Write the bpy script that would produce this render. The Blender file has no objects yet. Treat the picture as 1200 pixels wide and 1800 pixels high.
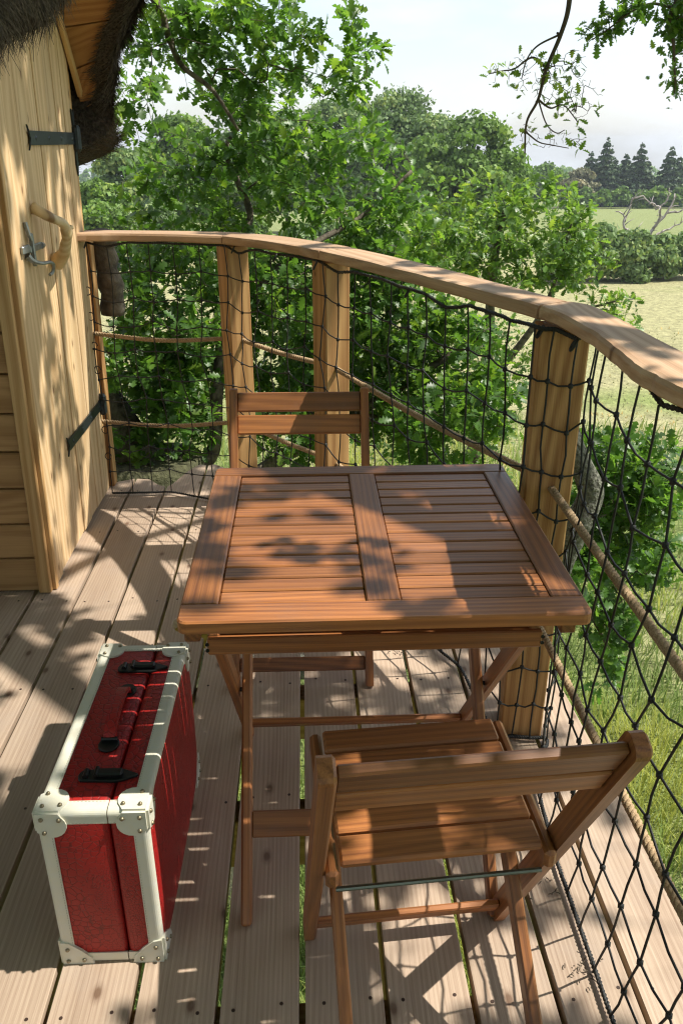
import bpy, bmesh, math, random
import numpy as np
from mathutils import Vector, Matrix, Euler, noise
R = math.radians
rng = np.random.default_rng(7)
random.seed(11)
scene = bpy.context.scene
col = scene.collection

# ------------------------------------------------------------------ camera, light, sky
cam_d = bpy.data.cameras.new('camera'); cam = bpy.data.objects.new('camera', cam_d); col.objects.link(cam)
cam.location = (0, 0, 1.42); cam.rotation_euler = (R(90 - 24.3), 0, R(-2.5))
cam_d.sensor_fit = 'VERTICAL'; cam_d.sensor_height = 36; cam_d.lens = 28.8
cam_d.clip_start = .05; cam_d.clip_end = 3000
scene.camera = cam

SUN = Vector((.69, .02, 1)).normalized()
sd = bpy.data.lights.new('sun', 'SUN'); sun = bpy.data.objects.new('sun', sd); col.objects.link(sun)
sd.energy = 5.0; sd.angle = R(.53); sd.color = (1, .95, .86)
sun.rotation_euler = (-SUN).to_track_quat('-Z', 'Y').to_euler(); sun.location = (6, 0, 12)

world = bpy.data.worlds.new('World'); scene.world = world; world.use_nodes = True
nt = world.node_tree; nt.nodes.clear(); N = nt.nodes.new; L = nt.links.new
wo = N('ShaderNodeOutputWorld'); bg = N('ShaderNodeBackground'); sky = N('ShaderNodeTexSky')
sky.sky_type = 'NISHITA'; sky.sun_disc = False
sky.sun_elevation = math.asin(SUN.z); sky.sun_rotation = math.atan2(SUN.x, SUN.y)
sky.air_density = 1.0; sky.dust_density = 1.5
tc = N('ShaderNodeTexCoord'); mp = N('ShaderNodeMapping'); mp.inputs['Scale'].default_value = (1, 1, 3.2)
no = N('ShaderNodeTexNoise'); no.inputs['Scale'].default_value = 2.6; no.inputs['Detail'].default_value = 7; no.inputs['Roughness'].default_value = .58
no.inputs['Distortion'].default_value = .25
cr = N('ShaderNodeValToRGB'); cr.color_ramp.elements[0].position = .41; cr.color_ramp.elements[1].position = .62
cr.color_ramp.elements[0].color = (.38,) * 3 + (1,); cr.color_ramp.elements[1].color = (1, 1, 1, 1)
mx = N('ShaderNodeMix'); mx.data_type = 'RGBA'
L(tc.outputs['Generated'], mp.inputs[0]); L(mp.outputs[0], no.inputs['Vector']); L(no.outputs[0], cr.inputs[0])
vm = N('ShaderNodeVectorMath'); vm.operation = 'SCALE'; vm.inputs['Scale'].default_value = 1.7; L(sky.outputs[0], vm.inputs[0]); L(cr.outputs[0], mx.inputs['Factor']); L(vm.outputs[0], mx.inputs[6]); mx.inputs[7].default_value = (8.0, 8.35, 8.8, 1)
L(mx.outputs[2], bg.inputs[0]); bg.inputs[1].default_value = .09; L(bg.outputs[0], wo.inputs[0])

vs = scene.view_settings; vs.view_transform = 'Standard'; vs.look = 'None'; vs.exposure = 0.56; vs.gamma = 1; vs.use_curve_mapping = False
scene.render.engine = 'CYCLES'
cy = scene.cycles; cy.use_denoising = True; cy.max_bounces = 8; cy.transparent_max_bounces = 8
cy.diffuse_bounces = 4; cy.glossy_bounces = 3; cy.transmission_bounces = 4; cy.volume_bounces = 0
cy.sample_clamp_indirect = 6; cy.caustics_reflective = False; cy.caustics_refractive = False
cy.filter_width = 1.2

# ------------------------------------------------------------------ materials
def mat(name):
    m = bpy.data.materials.new(name); m.use_nodes = True; t = m.node_tree
    return m, t, t.nodes['Principled BSDF'], t.nodes.new, t.links.new
def ramp(t, stops):
    r = t.nodes.new('ShaderNodeValToRGB'); e = r.color_ramp.elements
    e[0].position, e[0].color = stops[0][0], (*stops[0][1], 1); e[1].position, e[1].color = stops[-1][0], (*stops[-1][1], 1)
    for p, c in stops[1:-1]:
        x = e.new(p); x.color = (*c, 1)
    return r
def wood(name, light, dark, ring=38, knots=0.0, rough=.6, bump=.25, coat=0, var=.22, grey=None, stains=0.0, spec=.35, rw=.34):
    """grain runs along the object's own X"""
    m, t, b, N, L = mat(name)
    tc = N('ShaderNodeTexCoord'); oi = N('ShaderNodeObjectInfo')
    off = N('ShaderNodeVectorMath'); off.operation = 'SCALE'; off.inputs[0].default_value = (7.3, 3.1, 1.7)
    L(oi.outputs['Random'], off.inputs['Scale'])
    mul = N('ShaderNodeVectorMath'); mul.operation = 'MULTIPLY_ADD'; mul.inputs[1].default_value = (.05, 1, 1)
    L(tc.outputs['Object'], mul.inputs[0]); L(off.outputs[0], mul.inputs[2])
    rot = N('ShaderNodeMapping'); rot.inputs['Rotation'].default_value = (R(32), 0, R(.6)); L(mul.outputs[0], rot.inputs[0])
    rs = N('ShaderNodeVectorMath'); rs.operation = 'MULTIPLY'; rs.inputs[1].default_value = (14, 5.5, 4.5); L(rot.outputs[0], rs.inputs[0])
    rn = N('ShaderNodeTexNoise'); rn.inputs['Scale'].default_value = 1; rn.inputs['Detail'].default_value = 2; rn.inputs['Roughness'].default_value = .35; L(rs.outputs[0], rn.inputs['Vector'])
    ry = N('ShaderNodeSeparateXYZ'); L(rot.outputs[0], ry.inputs[0])
    ph = N('ShaderNodeMath'); ph.operation = 'MULTIPLY'; ph.inputs[1].default_value = ring * 13; L(ry.outputs[1], ph.inputs[0])
    pn = N('ShaderNodeMath'); pn.operation = 'MULTIPLY_ADD'; pn.inputs[1].default_value = 60; L(rn.outputs[0], pn.inputs[0]); L(ph.outputs[0], pn.inputs[2])
    sn_ = N('ShaderNodeMath'); sn_.operation = 'SINE'; L(pn.outputs[0], sn_.inputs[0])
    wv = N('ShaderNodeMapRange'); wv.inputs[1].default_value = -1; wv.inputs[3].default_value = 0; wv.inputs[4].default_value = 1; L(sn_.outputs[0], wv.inputs[0])
    m2 = N('ShaderNodeVectorMath'); m2.operation = 'MULTIPLY'; m2.inputs[1].default_value = (.35, 9, 9); L(mul.outputs[0], m2.inputs[0])
    m2.inputs[1].default_value = (110, 420, 420)
    fine = N('ShaderNodeTexNoise'); fine.inputs['Scale'].default_value = 1; fine.inputs['Detail'].default_value = 3; L(m2.outputs[0], fine.inputs['Vector'])
    m3 = N('ShaderNodeVectorMath'); m3.operation = 'MULTIPLY'; m3.inputs[1].default_value = (16, 14, 14); L(mul.outputs[0], m3.inputs[0])
    wide = N('ShaderNodeTexNoise'); wide.inputs['Scale'].default_value = 1; wide.inputs['Detail'].default_value = 3; L(m3.outputs[0], wide.inputs['Vector'])
    a = N('ShaderNodeMath'); a.operation = 'MULTIPLY_ADD'; a.inputs[1].default_value = rw; L(wv.outputs[0], a.inputs[0]); 
    a2 = N('ShaderNodeMath'); a2.operation = 'MULTIPLY_ADD'; a2.inputs[1].default_value = .62; L(fine.outputs[0], a2.inputs[0])
    a3 = N('ShaderNodeMath'); a3.operation = 'MULTIPLY_ADD'; a3.inputs[1].default_value = .62; a3.inputs[2].default_value = -.27 + (.34 - rw) * .5; L(wide.outputs[0], a3.inputs[0])
    L(a3.outputs[0], a2.inputs[2]); L(a2.outputs[0], a.inputs[2])
    cr = ramp(t, [(.2, dark), (.72, light)]); L(a.outputs[0], cr.inputs[0])
    hv = N('ShaderNodeHueSaturation'); mr = N('ShaderNodeMapRange'); mr.inputs[3].default_value = 1 - var; mr.inputs[4].default_value = 1 + var * .7
    L(oi.outputs['Random'], mr.inputs[0]); L(mr.outputs[0], hv.inputs['Value']); L(cr.outputs[0], hv.inputs['Color'])
    out = hv.outputs[0]
    if knots:
        mk = N('ShaderNodeVectorMath'); mk.operation = 'MULTIPLY'; mk.inputs[1].default_value = (60, 5.5, 3); L(mul.outputs[0], mk.inputs[0])
        vo = N('ShaderNodeTexVoronoi'); vo.voronoi_dimensions = '2D'; vo.inputs['Scale'].default_value = 1; vo.inputs['Randomness'].default_value = 1; L(mk.outputs[0], vo.inputs['Vector'])
        kr = ramp(t, [(.025 * knots, (.85,) * 3), (.045 * knots, (.35,) * 3), (.08 * knots, (0,) * 3)]); L(vo.outputs['Distance'], kr.inputs[0])
        mxk = N('ShaderNodeMix'); mxk.data_type = 'RGBA'; mxk.inputs[7].default_value = (dark[0] * .42, dark[1] * .32, dark[2] * .25, 1)
        L(kr.outputs[0], mxk.inputs['Factor']); L(out, mxk.inputs[6]); out = mxk.outputs[2]
    if stains:
        sn = N('ShaderNodeTexNoise'); sn.inputs['Scale'].default_value = 5.5; sn.inputs['Detail'].default_value = 6; sn.inputs['Roughness'].default_value = .7
        of2 = N('ShaderNodeVectorMath'); of2.operation = 'ADD'; L(tc.outputs['Object'], of2.inputs[0]); L(off.outputs[0], of2.inputs[1]); L(of2.outputs[0], sn.inputs['Vector'])
        sr = ramp(t, [(.5, (0,) * 3), (.72, (stains,) * 3)]); L(sn.outputs[0], sr.inputs[0])
        mxs = N('ShaderNodeMix'); mxs.data_type = 'RGBA'; g = grey or (.2, .17, .14); mxs.inputs[7].default_value = (*g, 1)
        L(sr.outputs[0], mxs.inputs['Factor']); L(out, mxs.inputs[6]); out = mxs.outputs[2]
    L(out, b.inputs['Base Color'])
    rr = N('ShaderNodeMapRange'); rr.inputs[3].default_value = rough - .1; rr.inputs[4].default_value = rough + .12; L(wide.outputs[0], rr.inputs[0]); L(rr.outputs[0], b.inputs['Roughness'])
    b.inputs['Specular IOR Level'].default_value = spec
    if coat: b.inputs['Coat Weight'].default_value = coat; b.inputs['Coat Roughness'].default_value = .28
    bp = N('ShaderNodeBump'); bp.inputs['Strength'].default_value = bump; bp.inputs['Distance'].default_value = .0012; L(a.outputs[0], bp.inputs['Height']); L(bp.outputs[0], b.inputs['Normal'])
    return m
def plain(name, c, rough=.5, metal=0, var=.15, scale=30, bump=.15, bdist=.002, spec=.5, c2=None):
    m, t, b, N, L = mat(name)
    tc = N('ShaderNodeTexCoord'); n = N('ShaderNodeTexNoise'); n.inputs['Scale'].default_value = scale; n.inputs['Detail'].default_value = 5; L(tc.outputs['Object'], n.inputs['Vector'])
    c2 = c2 or tuple(x * (1 - 2 * var) for x in c)
    r = ramp(t, [(.3, c2), (.65, c)]); L(n.outputs[0], r.inputs[0]); L(r.outputs[0], b.inputs['Base Color'])
    b.inputs['Roughness'].default_value = rough; b.inputs['Metallic'].default_value = metal; b.inputs['Specular IOR Level'].default_value = spec
    bp = N('ShaderNodeBump'); bp.inputs['Strength'].default_value = bump; bp.inputs['Distance'].default_value = bdist; L(n.outputs[0], bp.inputs['Height']); L(bp.outputs[0], b.inputs['Normal'])
    return m
def leafmat(name, c, tr, var=.45, rough=.42, trans=.42, spec=.5):
    m, t, b, N, L = mat(name)
    at = N('ShaderNodeVertexColor'); at.layer_name = 'tint'; sp = N('ShaderNodeSeparateColor'); L(at.outputs[0], sp.inputs[0])
    def tinted(c):
        r = ramp(t, [(0, tuple(x * (1 - var) for x in c)), (.6, c), (1, (c[0] * 1.75 + .01, c[1] * 1.35, c[2] * 1.1))]); L(sp.outputs[0], r.inputs[0]); return r.outputs[0]
    L(tinted(c), b.inputs['Base Color']); b.inputs['Roughness'].default_value = rough; b.inputs['Specular IOR Level'].default_value = spec
    tl = N('ShaderNodeBsdfTranslucent'); L(tinted(tr), tl.inputs['Color'])
    ms = N('ShaderNodeMixShader'); ms.inputs[0].default_value = trans; L(b.outputs[0], ms.inputs[1]); L(tl.outputs[0], ms.inputs[2])
    L(ms.outputs[0], t.nodes['Material Output'].inputs['Surface'])
    return m
M = {}
M['deck'] = wood('deck_larch', (.47, .36, .265), (.275, .19, .132), ring=52, rw=.17, knots=1.0, rough=.7, bump=.5, var=.16, stains=.4, grey=(.34, .28, .235))
M['joist'] = wood('joist_wood', (.42, .27, .12), (.25, .14, .05), ring=30, rough=.7)
M['door'] = wood('door_pine', (.69, .50, .285), (.50, .32, .155), ring=13, knots=.9, rough=.6, bump=.3, var=.14, stains=.2, grey=(.42, .32, .20))
M['trim'] = wood('trim_pine', (.60, .38, .17), (.40, .21, .07), ring=22, rough=.6, var=.12)
M['clap'] = wood('cladding_pine', (.43, .25, .105), (.27, .14, .05), ring=17, knots=1.0, rough=.6, var=.1)
M['soffit'] = wood('soffit_board', (.42, .20, .06), (.26, .10, .025), ring=24, rough=.55, var=.15)
M['post'] = wood('post_fir', (.50, .29, .115), (.26, .12, .038), ring=24, knots=.5, rough=.62, bump=.4, var=.12)
M['rail'] = wood('rail_larch', (.55, .37, .23), (.36, .21, .11), ring=24, knots=.6, rough=.6, bump=.4, var=.1, stains=.4, grey=(.34, .26, .2))
M['teak'] = wood('oiled_hardwood', (.385, .148, .043), (.13, .042, .015), ring=44, rw=.2, rough=.42, bump=.4, coat=.08, var=.34, stains=.35, grey=(.22, .12, .08), spec=.5)
M['branch'] = wood('peeled_branch', (.66, .52, .30), (.50, .34, .15), ring=12, knots=1.4, rough=.45, var=.05)
M['iron'] = plain('black_iron', (.035, .045, .05), .42, .6, scale=90)
M['steel'] = plain('galvanised_steel', (.34, .36, .35), .4, .75, scale=60)
M['brassrod'] = plain('metal_rod', (.22, .25, .2), .35, .8)
M['cord'] = plain('black_cord', (.012, .013, .012), .6, scale=300, bump=.6)
M['rope'] = plain('hemp_rope', (.46, .33, .19), .85, scale=400, bump=.8, c2=(.25, .16, .08))
M['screw'] = plain('rusty_screw', (.06, .035, .025), .6, .4)
M['whiteleather'] = plain('white_leather', (.66, .63, .50), .42, scale=60, bump=.2, c2=(.64, .63, .54))
M['stitch'] = plain('thread', (.48, .46, .36), .8)
M['rivet'] = plain('antique_rivet', (.30, .25, .16), .35, .8)
M['blackmetal'] = plain('black_metal', (.018, .02, .02), .38, .5)
def croc():
    m, t, b, N, L = mat('red_crocodile_leather')
    tc = N('ShaderNodeTexCoord'); n = N('ShaderNodeTexNoise'); n.inputs['Scale'].default_value = 7; n.inputs['Detail'].default_value = 2; L(tc.outputs['Object'], n.inputs['Vector'])
    ad = N('ShaderNodeVectorMath'); ad.operation = 'MULTIPLY_ADD'; ad.inputs[1].default_value = (.05,) * 3; L(n.outputs['Color'], ad.inputs[0]); L(tc.outputs['Object'], ad.inputs[2])
    v = N('ShaderNodeTexVoronoi'); v.feature = 'DISTANCE_TO_EDGE'; v.inputs['Scale'].default_value = 72; v.inputs['Randomness'].default_value = .75; L(ad.outputs[0], v.inputs['Vector'])
    v2 = N('ShaderNodeTexVoronoi'); v2.feature = 'DISTANCE_TO_EDGE'; v2.inputs['Scale'].default_value = 150; v2.inputs['Randomness'].default_value = .8; L(ad.outputs[0], v2.inputs['Vector'])
    n2 = N('ShaderNodeTexNoise'); n2.inputs['Scale'].default_value = 4; L(tc.outputs['Object'], n2.inputs['Vector'])
    s = ramp(t, [(.45, (0,) * 3), (.55, (1,) * 3)]); L(n2.outputs[0], s.inputs[0])
    mx = N('ShaderNodeMix'); mx.data_type = 'FLOAT'; L(s.outputs[0], mx.inputs[0]); L(v.outputs['Distance'], mx.inputs[2]); L(v2.outputs['Distance'], mx.inputs[3])
    e = ramp(t, [(0, (0,) * 3), (.09, (1,) * 3)]); L(mx.outputs[0], e.inputs[0])
    c = ramp(t, [(0, (.15, .005, .004)), (1, (.33, .011, .009))]); L(e.outputs[0], c.inputs[0]); L(c.outputs[0], b.inputs['Base Color'])
    b.inputs['Roughness'].default_value = .48; b.inputs['Specular IOR Level'].default_value = .4
    bp = N('ShaderNodeBump'); bp.inputs['Strength'].default_value = .5; bp.inputs['Distance'].default_value = .0012; L(e.outputs[0], bp.inputs['Height']); L(bp.outputs[0], b.inputs['Normal'])
    return m
M['croc'] = croc()
M['thatch'] = plain('heather_thatch', (.07, .055, .04), .9, scale=60, bump=1, bdist=.02, c2=(.016, .012, .009))
M['strand'] = plain('heather_stem', (.15, .12, .09), 1, spec=.05, scale=120, c2=(.03, .022, .016), bump=0)
M['bark'] = plain('oak_bark', (.17, .14, .10), .9, scale=22, bump=1, bdist=.02, c2=(.04, .03, .022))
M['mossbark'] = plain('mossy_lichen_bark', (.085, .085, .04), .95, scale=30, bump=1, bdist=.03, c2=(.035, .035, .015))
M['lichen'] = plain('grey_lichen_bark', (.19, .19, .145), .95, scale=70, bump=1, bdist=.02, c2=(.03, .028, .02))
M['twig'] = plain('twig_bark', (.10, .075, .05), .85, scale=40, bump=.4)
M['deadwood'] = plain('bleached_dead_wood', (.42, .38, .34), .8, scale=8, c2=(.2, .17, .15))
M['leaf'] = leafmat('oak_leaf', (.07, .155, .026), (.20, .42, .04))
M['leafyoung'] = leafmat('young_oak_leaf', (.12, .235, .04), (.27, .47, .055))
M['crown_a'] = leafmat('broadleaf_crown', (.155, .26, .055), (.21, .38, .05), rough=.6, trans=.3, spec=.3)
M['crown_b'] = leafmat('grey_green_crown', (.19, .285, .105), (.22, .36, .09), rough=.6, trans=.3, spec=.3)
M['crown_c'] = leafmat('dark_conifer_needles', (.075, .125, .055), (.06, .12, .04), rough=.6, trans=.15, spec=.3)
M['crown_d'] = leafmat('pale_blossom_crown', (.30, .29, .17), (.2, .24, .1), rough=.7, trans=.25, spec=.2)
M['blade'] = leafmat('grass_blade', (.21, .29, .08), (.32, .44, .10), rough=.6, trans=.35, spec=.25)
M['straw'] = leafmat('straw_grass_blade', (.34, .34, .17), (.38, .38, .19), rough=.7, trans=.3, spec=.2)

# ------------------------------------------------------------------ object helpers
def tag(o, label=None, cat=None, group=None, kind=None):
    if label: o['label'] = label
    if cat: o['category'] = cat
    if group: o['group'] = group
    if kind: o['kind'] = kind
    return o
def empty(name, loc=(0, 0, 0), rz=0, parent=None):
    o = bpy.data.objects.new(name, None); col.objects.link(o); o.empty_display_size = .1
    o.parent = parent; o.location = loc; o.rotation_euler = (0, 0, rz); return o
def wmat(o):
    m = o.matrix_basis.copy(); p = o.parent
    while p: m = p.matrix_basis @ m; p = p.parent
    return m
def link(name, me, parent=None, M_=None, kind=None):
    """M_: matrix in the space of the top-level thing's parent chain (parent space)"""
    o = bpy.data.objects.new(name, me); col.objects.link(o); o.parent = parent
    if M_ is not None: o.matrix_basis = M_
    if kind: o['kind'] = kind
    return o
def mesh(name, V, F, m, smooth=False, mi=None):
    me = bpy.data.meshes.new(name); me.from_pydata([tuple(v) for v in V], [], F); me.update()
    for x in (m if isinstance(m, (list, tuple)) else [m]): me.materials.append(x)
    if mi is not None: me.polygons.foreach_set('material_index', mi)
    if smooth: me.polygons.foreach_set('use_smooth', [True] * len(me.polygons))
    return me
class MB:
    def __init__(s): s.V = []; s.F = []; s.I = []
    def add(s, V, F, i=0):
        n = len(s.V); s.V += [tuple(v) for v in V]; s.F += [tuple(n + k for k in f) for f in F]; s.I += [i] * len(F); return s
    def mesh(s, name, m, smooth=False): return mesh(name, s.V, s.F, m, smooth, s.I)
    def obj(s, name, m, parent=None, M_=None, smooth=False, kind=None): return link(name, s.mesh(name, m, smooth), parent, M_, kind)
def boxg(l, w, h, b=.002):
    """chamfered box centred on the origin"""
    V = []; ids = {}
    for i, (sx, sy, sz) in enumerate([(x, y, z) for x in (-1, 1) for y in (-1, 1) for z in (-1, 1)]):
        X, Y, Z = sx * l / 2, sy * w / 2, sz * h / 2
        ids[(sx, sy, sz)] = (len(V), len(V) + 1, len(V) + 2)
        V += [(X, Y - sy * b, Z - sz * b), (X - sx * b, Y, Z - sz * b), (X - sx * b, Y - sy * b, Z)]
    F = []
    g = lambda x, y, z, k: ids[(x, y, z)][k]
    for s in (-1, 1):
        F.append([g(s, -1, -1, 0), g(s, 1, -1, 0), g(s, 1, 1, 0), g(s, -1, 1, 0)][::s])
        F.append([g(-1, s, -1, 1), g(-1, s, 1, 1), g(1, s, 1, 1), g(1, s, -1, 1)][::s])
        F.append([g(-1, -1, s, 2), g(1, -1, s, 2), g(1, 1, s, 2), g(-1, 1, s, 2)][::s])
    for a in (-1, 1):
        for c in (-1, 1):
            F.append([g(a, c, -1, 0), g(a, c, 1, 0), g(a, c, 1, 1), g(a, c, -1, 1)][::-a * c])
            F.append([g(a, -1, c, 0), g(a, 1, c, 0), g(a, 1, c, 2), g(a, -1, c, 2)][::a * c])
            F.append([g(-1, a, c, 1), g(1, a, c, 1), g(1, a, c, 2), g(-1, a, c, 2)][::-a * c])
            for d in (-1, 1): F.append([g(a, c, d, 0), g(a, c, d, 1), g(a, c, d, 2)][::a * c * d])
    return V, F
_bx = {}
def box_mesh(name, l, w, h, m, b=.002):
    k = (round(l, 4), round(w, 4), round(h, 4), m.name, b)
    if k not in _bx: _bx[k] = mesh(name, *boxg(l, w, h, b), m)
    return _bx[k]
def frame(p0, p1, up=(0, 0, 1)):
    p0, p1, up = Vector(p0), Vector(p1), Vector(up); x = (p1 - p0).normalized()
    y = up.cross(x).normalized(); z = x.cross(y)
    m = Matrix((x, y, z)).transposed().to_4x4(); m.translation = (p0 + p1) / 2; return m, (p1 - p0).length
def bar(name, m, parent, p0, p1, w, t, up=(0, 0, 1), b=.002, ext=0):
    """box from p0 to p1, w across, t along 'up'"""
    f, l = frame(p0, p1, up); return link(name, box_mesh(name, l + ext, w, t, m, b), parent, f)
def tubeg(P, rad, n=8, caps=True, twist=0.0):
    P = [Vector(p) for p in P]; V = []; F = []; up = Vector((.31, .17, .93))
    rad = rad if hasattr(rad, '__len__') else [rad] * len(P); prev = None
    for i, p in enumerate(P):
        t = (P[min(i + 1, len(P) - 1)] - P[max(i - 1, 0)]).normalized()
        x = (prev - t * prev.dot(t)).normalized() if prev is not None else up.cross(t).normalized()
        prev = x; y = t.cross(x)
        for k in range(n):
            a = 2 * math.pi * k / n + twist * i; V.append(p + (x * math.cos(a) + y * math.sin(a)) * rad[i])
    for i in range(len(P) - 1):
        for k in range(n): F.append((i * n + k, i * n + (k + 1) % n, (i + 1) * n + (k + 1) % n, (i + 1) * n + k))
    if caps: F.append(tuple(range(n))[::-1]); F.append(tuple((len(P) - 1) * n + k for k in range(n)))
    return V, F
def smoothpath(P, k=6):
    P = [Vector(p) for p in P]; Q = [P[0] * 2 - P[1]] + P + [P[-1] * 2 - P[-2]]; out = []
    for i in range(1, len(Q) - 2):
        a, b, c, d = Q[i - 1:i + 3]
        for j in range(k):
            t = j / k; out.append(.5 * ((2 * b) + (c - a) * t + (2 * a - 5 * b + 4 * c - d) * t * t + (3 * b - a - 3 * c + d) * t ** 3))
    out.append(P[-1]); return out
def prism(poly, t, b=.0015):
    """polygon (x,y) ccw extruded from z=-t to 0 with a chamfered top"""
    n = len(poly); P = [Vector((x, y)) for x, y in poly]; ins = []
    for i in range(n):
        e0 = (P[i] - P[i - 1]); e1 = (P[(i + 1) % n] - P[i]); e0 = e0.normalized() if e0.length else e1.normalized(); e1 = e1.normalized() if e1.length else e0
        nn = Vector((-e0.y - e1.y, e0.x + e1.x)); nn = nn.normalized() if nn.length > 1e-6 else Vector((-e1.y, e1.x))
        ins.append(P[i] + nn * b)
    V = [(p.x, p.y, -t) for p in P] + [(p.x, p.y, -b) for p in P] + [(p.x, p.y, 0) for p in ins]
    F = [tuple(range(n))[::-1], tuple(range(2 * n, 3 * n))]
    for i in range(n):
        j = (i + 1) % n; F += [(i, j, n + j, n + i), (n + i, n + j, 2 * n + j, 2 * n + i)]
    return V, F

# ------------------------------------------------------------------ ground
def gz(x, y):
    yy = min(max(y, 30), 300); return -4.0 - .04 * (yy - 30) - .027 * max(0, y - 300) + (.12 * math.sin(x * .11 + 1.3) * math.sin(y * .09) if y < 60 else 0)
xs = np.concatenate([np.linspace(-600, -60, 14), np.linspace(-50, 80, 66), np.linspace(100, 800, 16)])
ys = np.concatenate([np.linspace(-60, -10, 6), np.linspace(-6, 80, 58), np.linspace(90, 300, 22), np.linspace(330, 1000, 12)])
V = [(x, y, gz(x, y)) for y in ys for x in xs]; nx = len(xs)
F = [(j * nx + i, j * nx + i + 1, (j + 1) * nx + i + 1, (j + 1) * nx + i) for j in range(len(ys) - 1) for i in range(nx - 1)]
def groundmat():
    m, t, b, N, L = mat('meadow_ground')
    g = N('ShaderNodeNewGeometry'); sp = N('ShaderNodeSeparateXYZ'); L(g.outputs['Position'], sp.inputs[0])
    n1 = N('ShaderNodeTexNoise'); n1.inputs['Scale'].default_value = .33; n1.inputs['Detail'].default_value = 5; L(g.outputs['Position'], n1.inputs['Vector'])
    n2 = N('ShaderNodeTexNoise'); n2.inputs['Scale'].default_value = 4.5; n2.inputs['Detail'].default_value = 6; n2.inputs['Roughness'].default_value = .7; L(g.outputs['Position'], n2.inputs['Vector'])
    d = N('ShaderNodeMath'); d.operation = 'MULTIPLY_ADD'; d.inputs[1].default_value = .018; d.inputs[2].default_value = -.38; L(sp.outputs[1], d.inputs[0])
    a = N('ShaderNodeMath'); a.operation = 'ADD'; L(d.outputs[0], a.inputs[0])
    sc = N('ShaderNodeMath'); sc.operation = 'MULTIPLY'; sc.inputs[1].default_value = 1.65; L(n1.outputs[0], sc.inputs[0]); L(sc.outputs[0], a.inputs[1])
    c1 = ramp(t, [(.2, (.17, .25, .07)), (.5, (.24, .28, .10)), (.85, (.38, .36, .19))]); L(a.outputs[0], c1.inputs[0])
    far = N('ShaderNodeMapRange'); far.inputs[1].default_value = 44; far.inputs[2].default_value = 56; L(sp.outputs[1], far.inputs[0])
    mx = N('ShaderNodeMix'); mx.data_type = 'RGBA'; mx.inputs[7].default_value = (.235, .27, .11, 1); L(far.outputs[0], mx.inputs[0]); L(c1.outputs[0], mx.inputs[6])
    sh = N('ShaderNodeMix'); sh.data_type = 'RGBA'; sh.blend_type = 'MULTIPLY'; sh.inputs[0].default_value = 1
    c2 = ramp(t, [(.33, (.6,) * 3), (.68, (1.2,) * 3)]); L(n2.outputs[0], c2.inputs[0]); L(mx.outputs[2], sh.inputs[6]); L(c2.outputs[0], sh.inputs[7])
    L(sh.outputs[2], b.inputs['Base Color']); b.inputs['Roughness'].default_value = 1; b.inputs['Specular IOR Level'].default_value = .1
    bp = N('ShaderNodeBump'); bp.inputs['Distance'].default_value = .25; bp.inputs['Strength'].default_value = .7; L(n2.outputs[0], bp.inputs['Height']); L(bp.outputs[0], b.inputs['Normal'])
    return m
tag(link('ground', mesh('ground', V, F, groundmat(), True)), 'meadow of green and straw coloured grass sloping away below the deck', 'ground', kind='structure')

# fast instancing of a small template into one mesh
def scatter(name, T, TF, Mats, pos, tint, m):
    T = np.asarray(T, float); n = len(pos); k = len(T)
    V = np.einsum('nij,kj->nki', Mats, T) + pos[:, None, :]
    V = V.reshape(-1, 3); fl = np.array([len(f) for f in TF]); fi = np.concatenate([np.array(f) for f in TF])
    loops = (fi[None, :] + (np.arange(n) * k)[:, None]).ravel(); tot = np.tile(fl, n); st = np.concatenate([[0], np.cumsum(tot)[:-1]])
    me = bpy.data.meshes.new(name); me.vertices.add(len(V)); me.loops.add(len(loops)); me.polygons.add(len(tot))
    me.vertices.foreach_set('co', V.ravel()); me.loops.foreach_set('vertex_index', loops.astype(np.int32))
    me.polygons.foreach_set('loop_start', st.astype(np.int32)); me.polygons.foreach_set('loop_total', tot.astype(np.int32))
    me.update(calc_edges=True); ca = me.color_attributes.new('tint', 'FLOAT_COLOR', 'POINT')
    c = np.ones((len(V), 4)); c[:, :3] = np.repeat(tint, k)[:, None]; ca.data.foreach_set('color', c.ravel())
    me.materials.append(m); return me
def rotm(fwd, up):
    x = fwd / np.linalg.norm(fwd, axis=1, keepdims=True); y = np.cross(up, x); y /= np.linalg.norm(y, axis=1, keepdims=True) + 1e-9
    z = np.cross(x, y); return np.stack([x, y, z], axis=2)

# ------------------------------------------------------------------ summer haze over the fields
hb = MB(); hb.add([(x, y, z) for x in (-620, 820) for y in (-80, 1010) for z in (-26, 7.5)], [(0, 1, 3, 2), (4, 6, 7, 5), (0, 4, 5, 1), (2, 3, 7, 6), (0, 2, 6, 4), (1, 5, 7, 3)])
hm = bpy.data.materials.new('haze'); hm.use_nodes = True; hm.node_tree.nodes.clear(); ho = hm.node_tree.nodes.new('ShaderNodeOutputMaterial'); hv_ = hm.node_tree.nodes.new('ShaderNodeVolumePrincipled')
hv_.inputs['Color'].default_value = (.80, .88, 1, 1); hv_.inputs['Density'].default_value = .00045; hv_.inputs['Anisotropy'].default_value = .2; hm.node_tree.links.new(hv_.outputs[0], ho.inputs['Volume'])
tag(hb.obj('haze', hm), 'thin bluish summer haze over the far fields', 'haze', kind='stuff')

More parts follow.
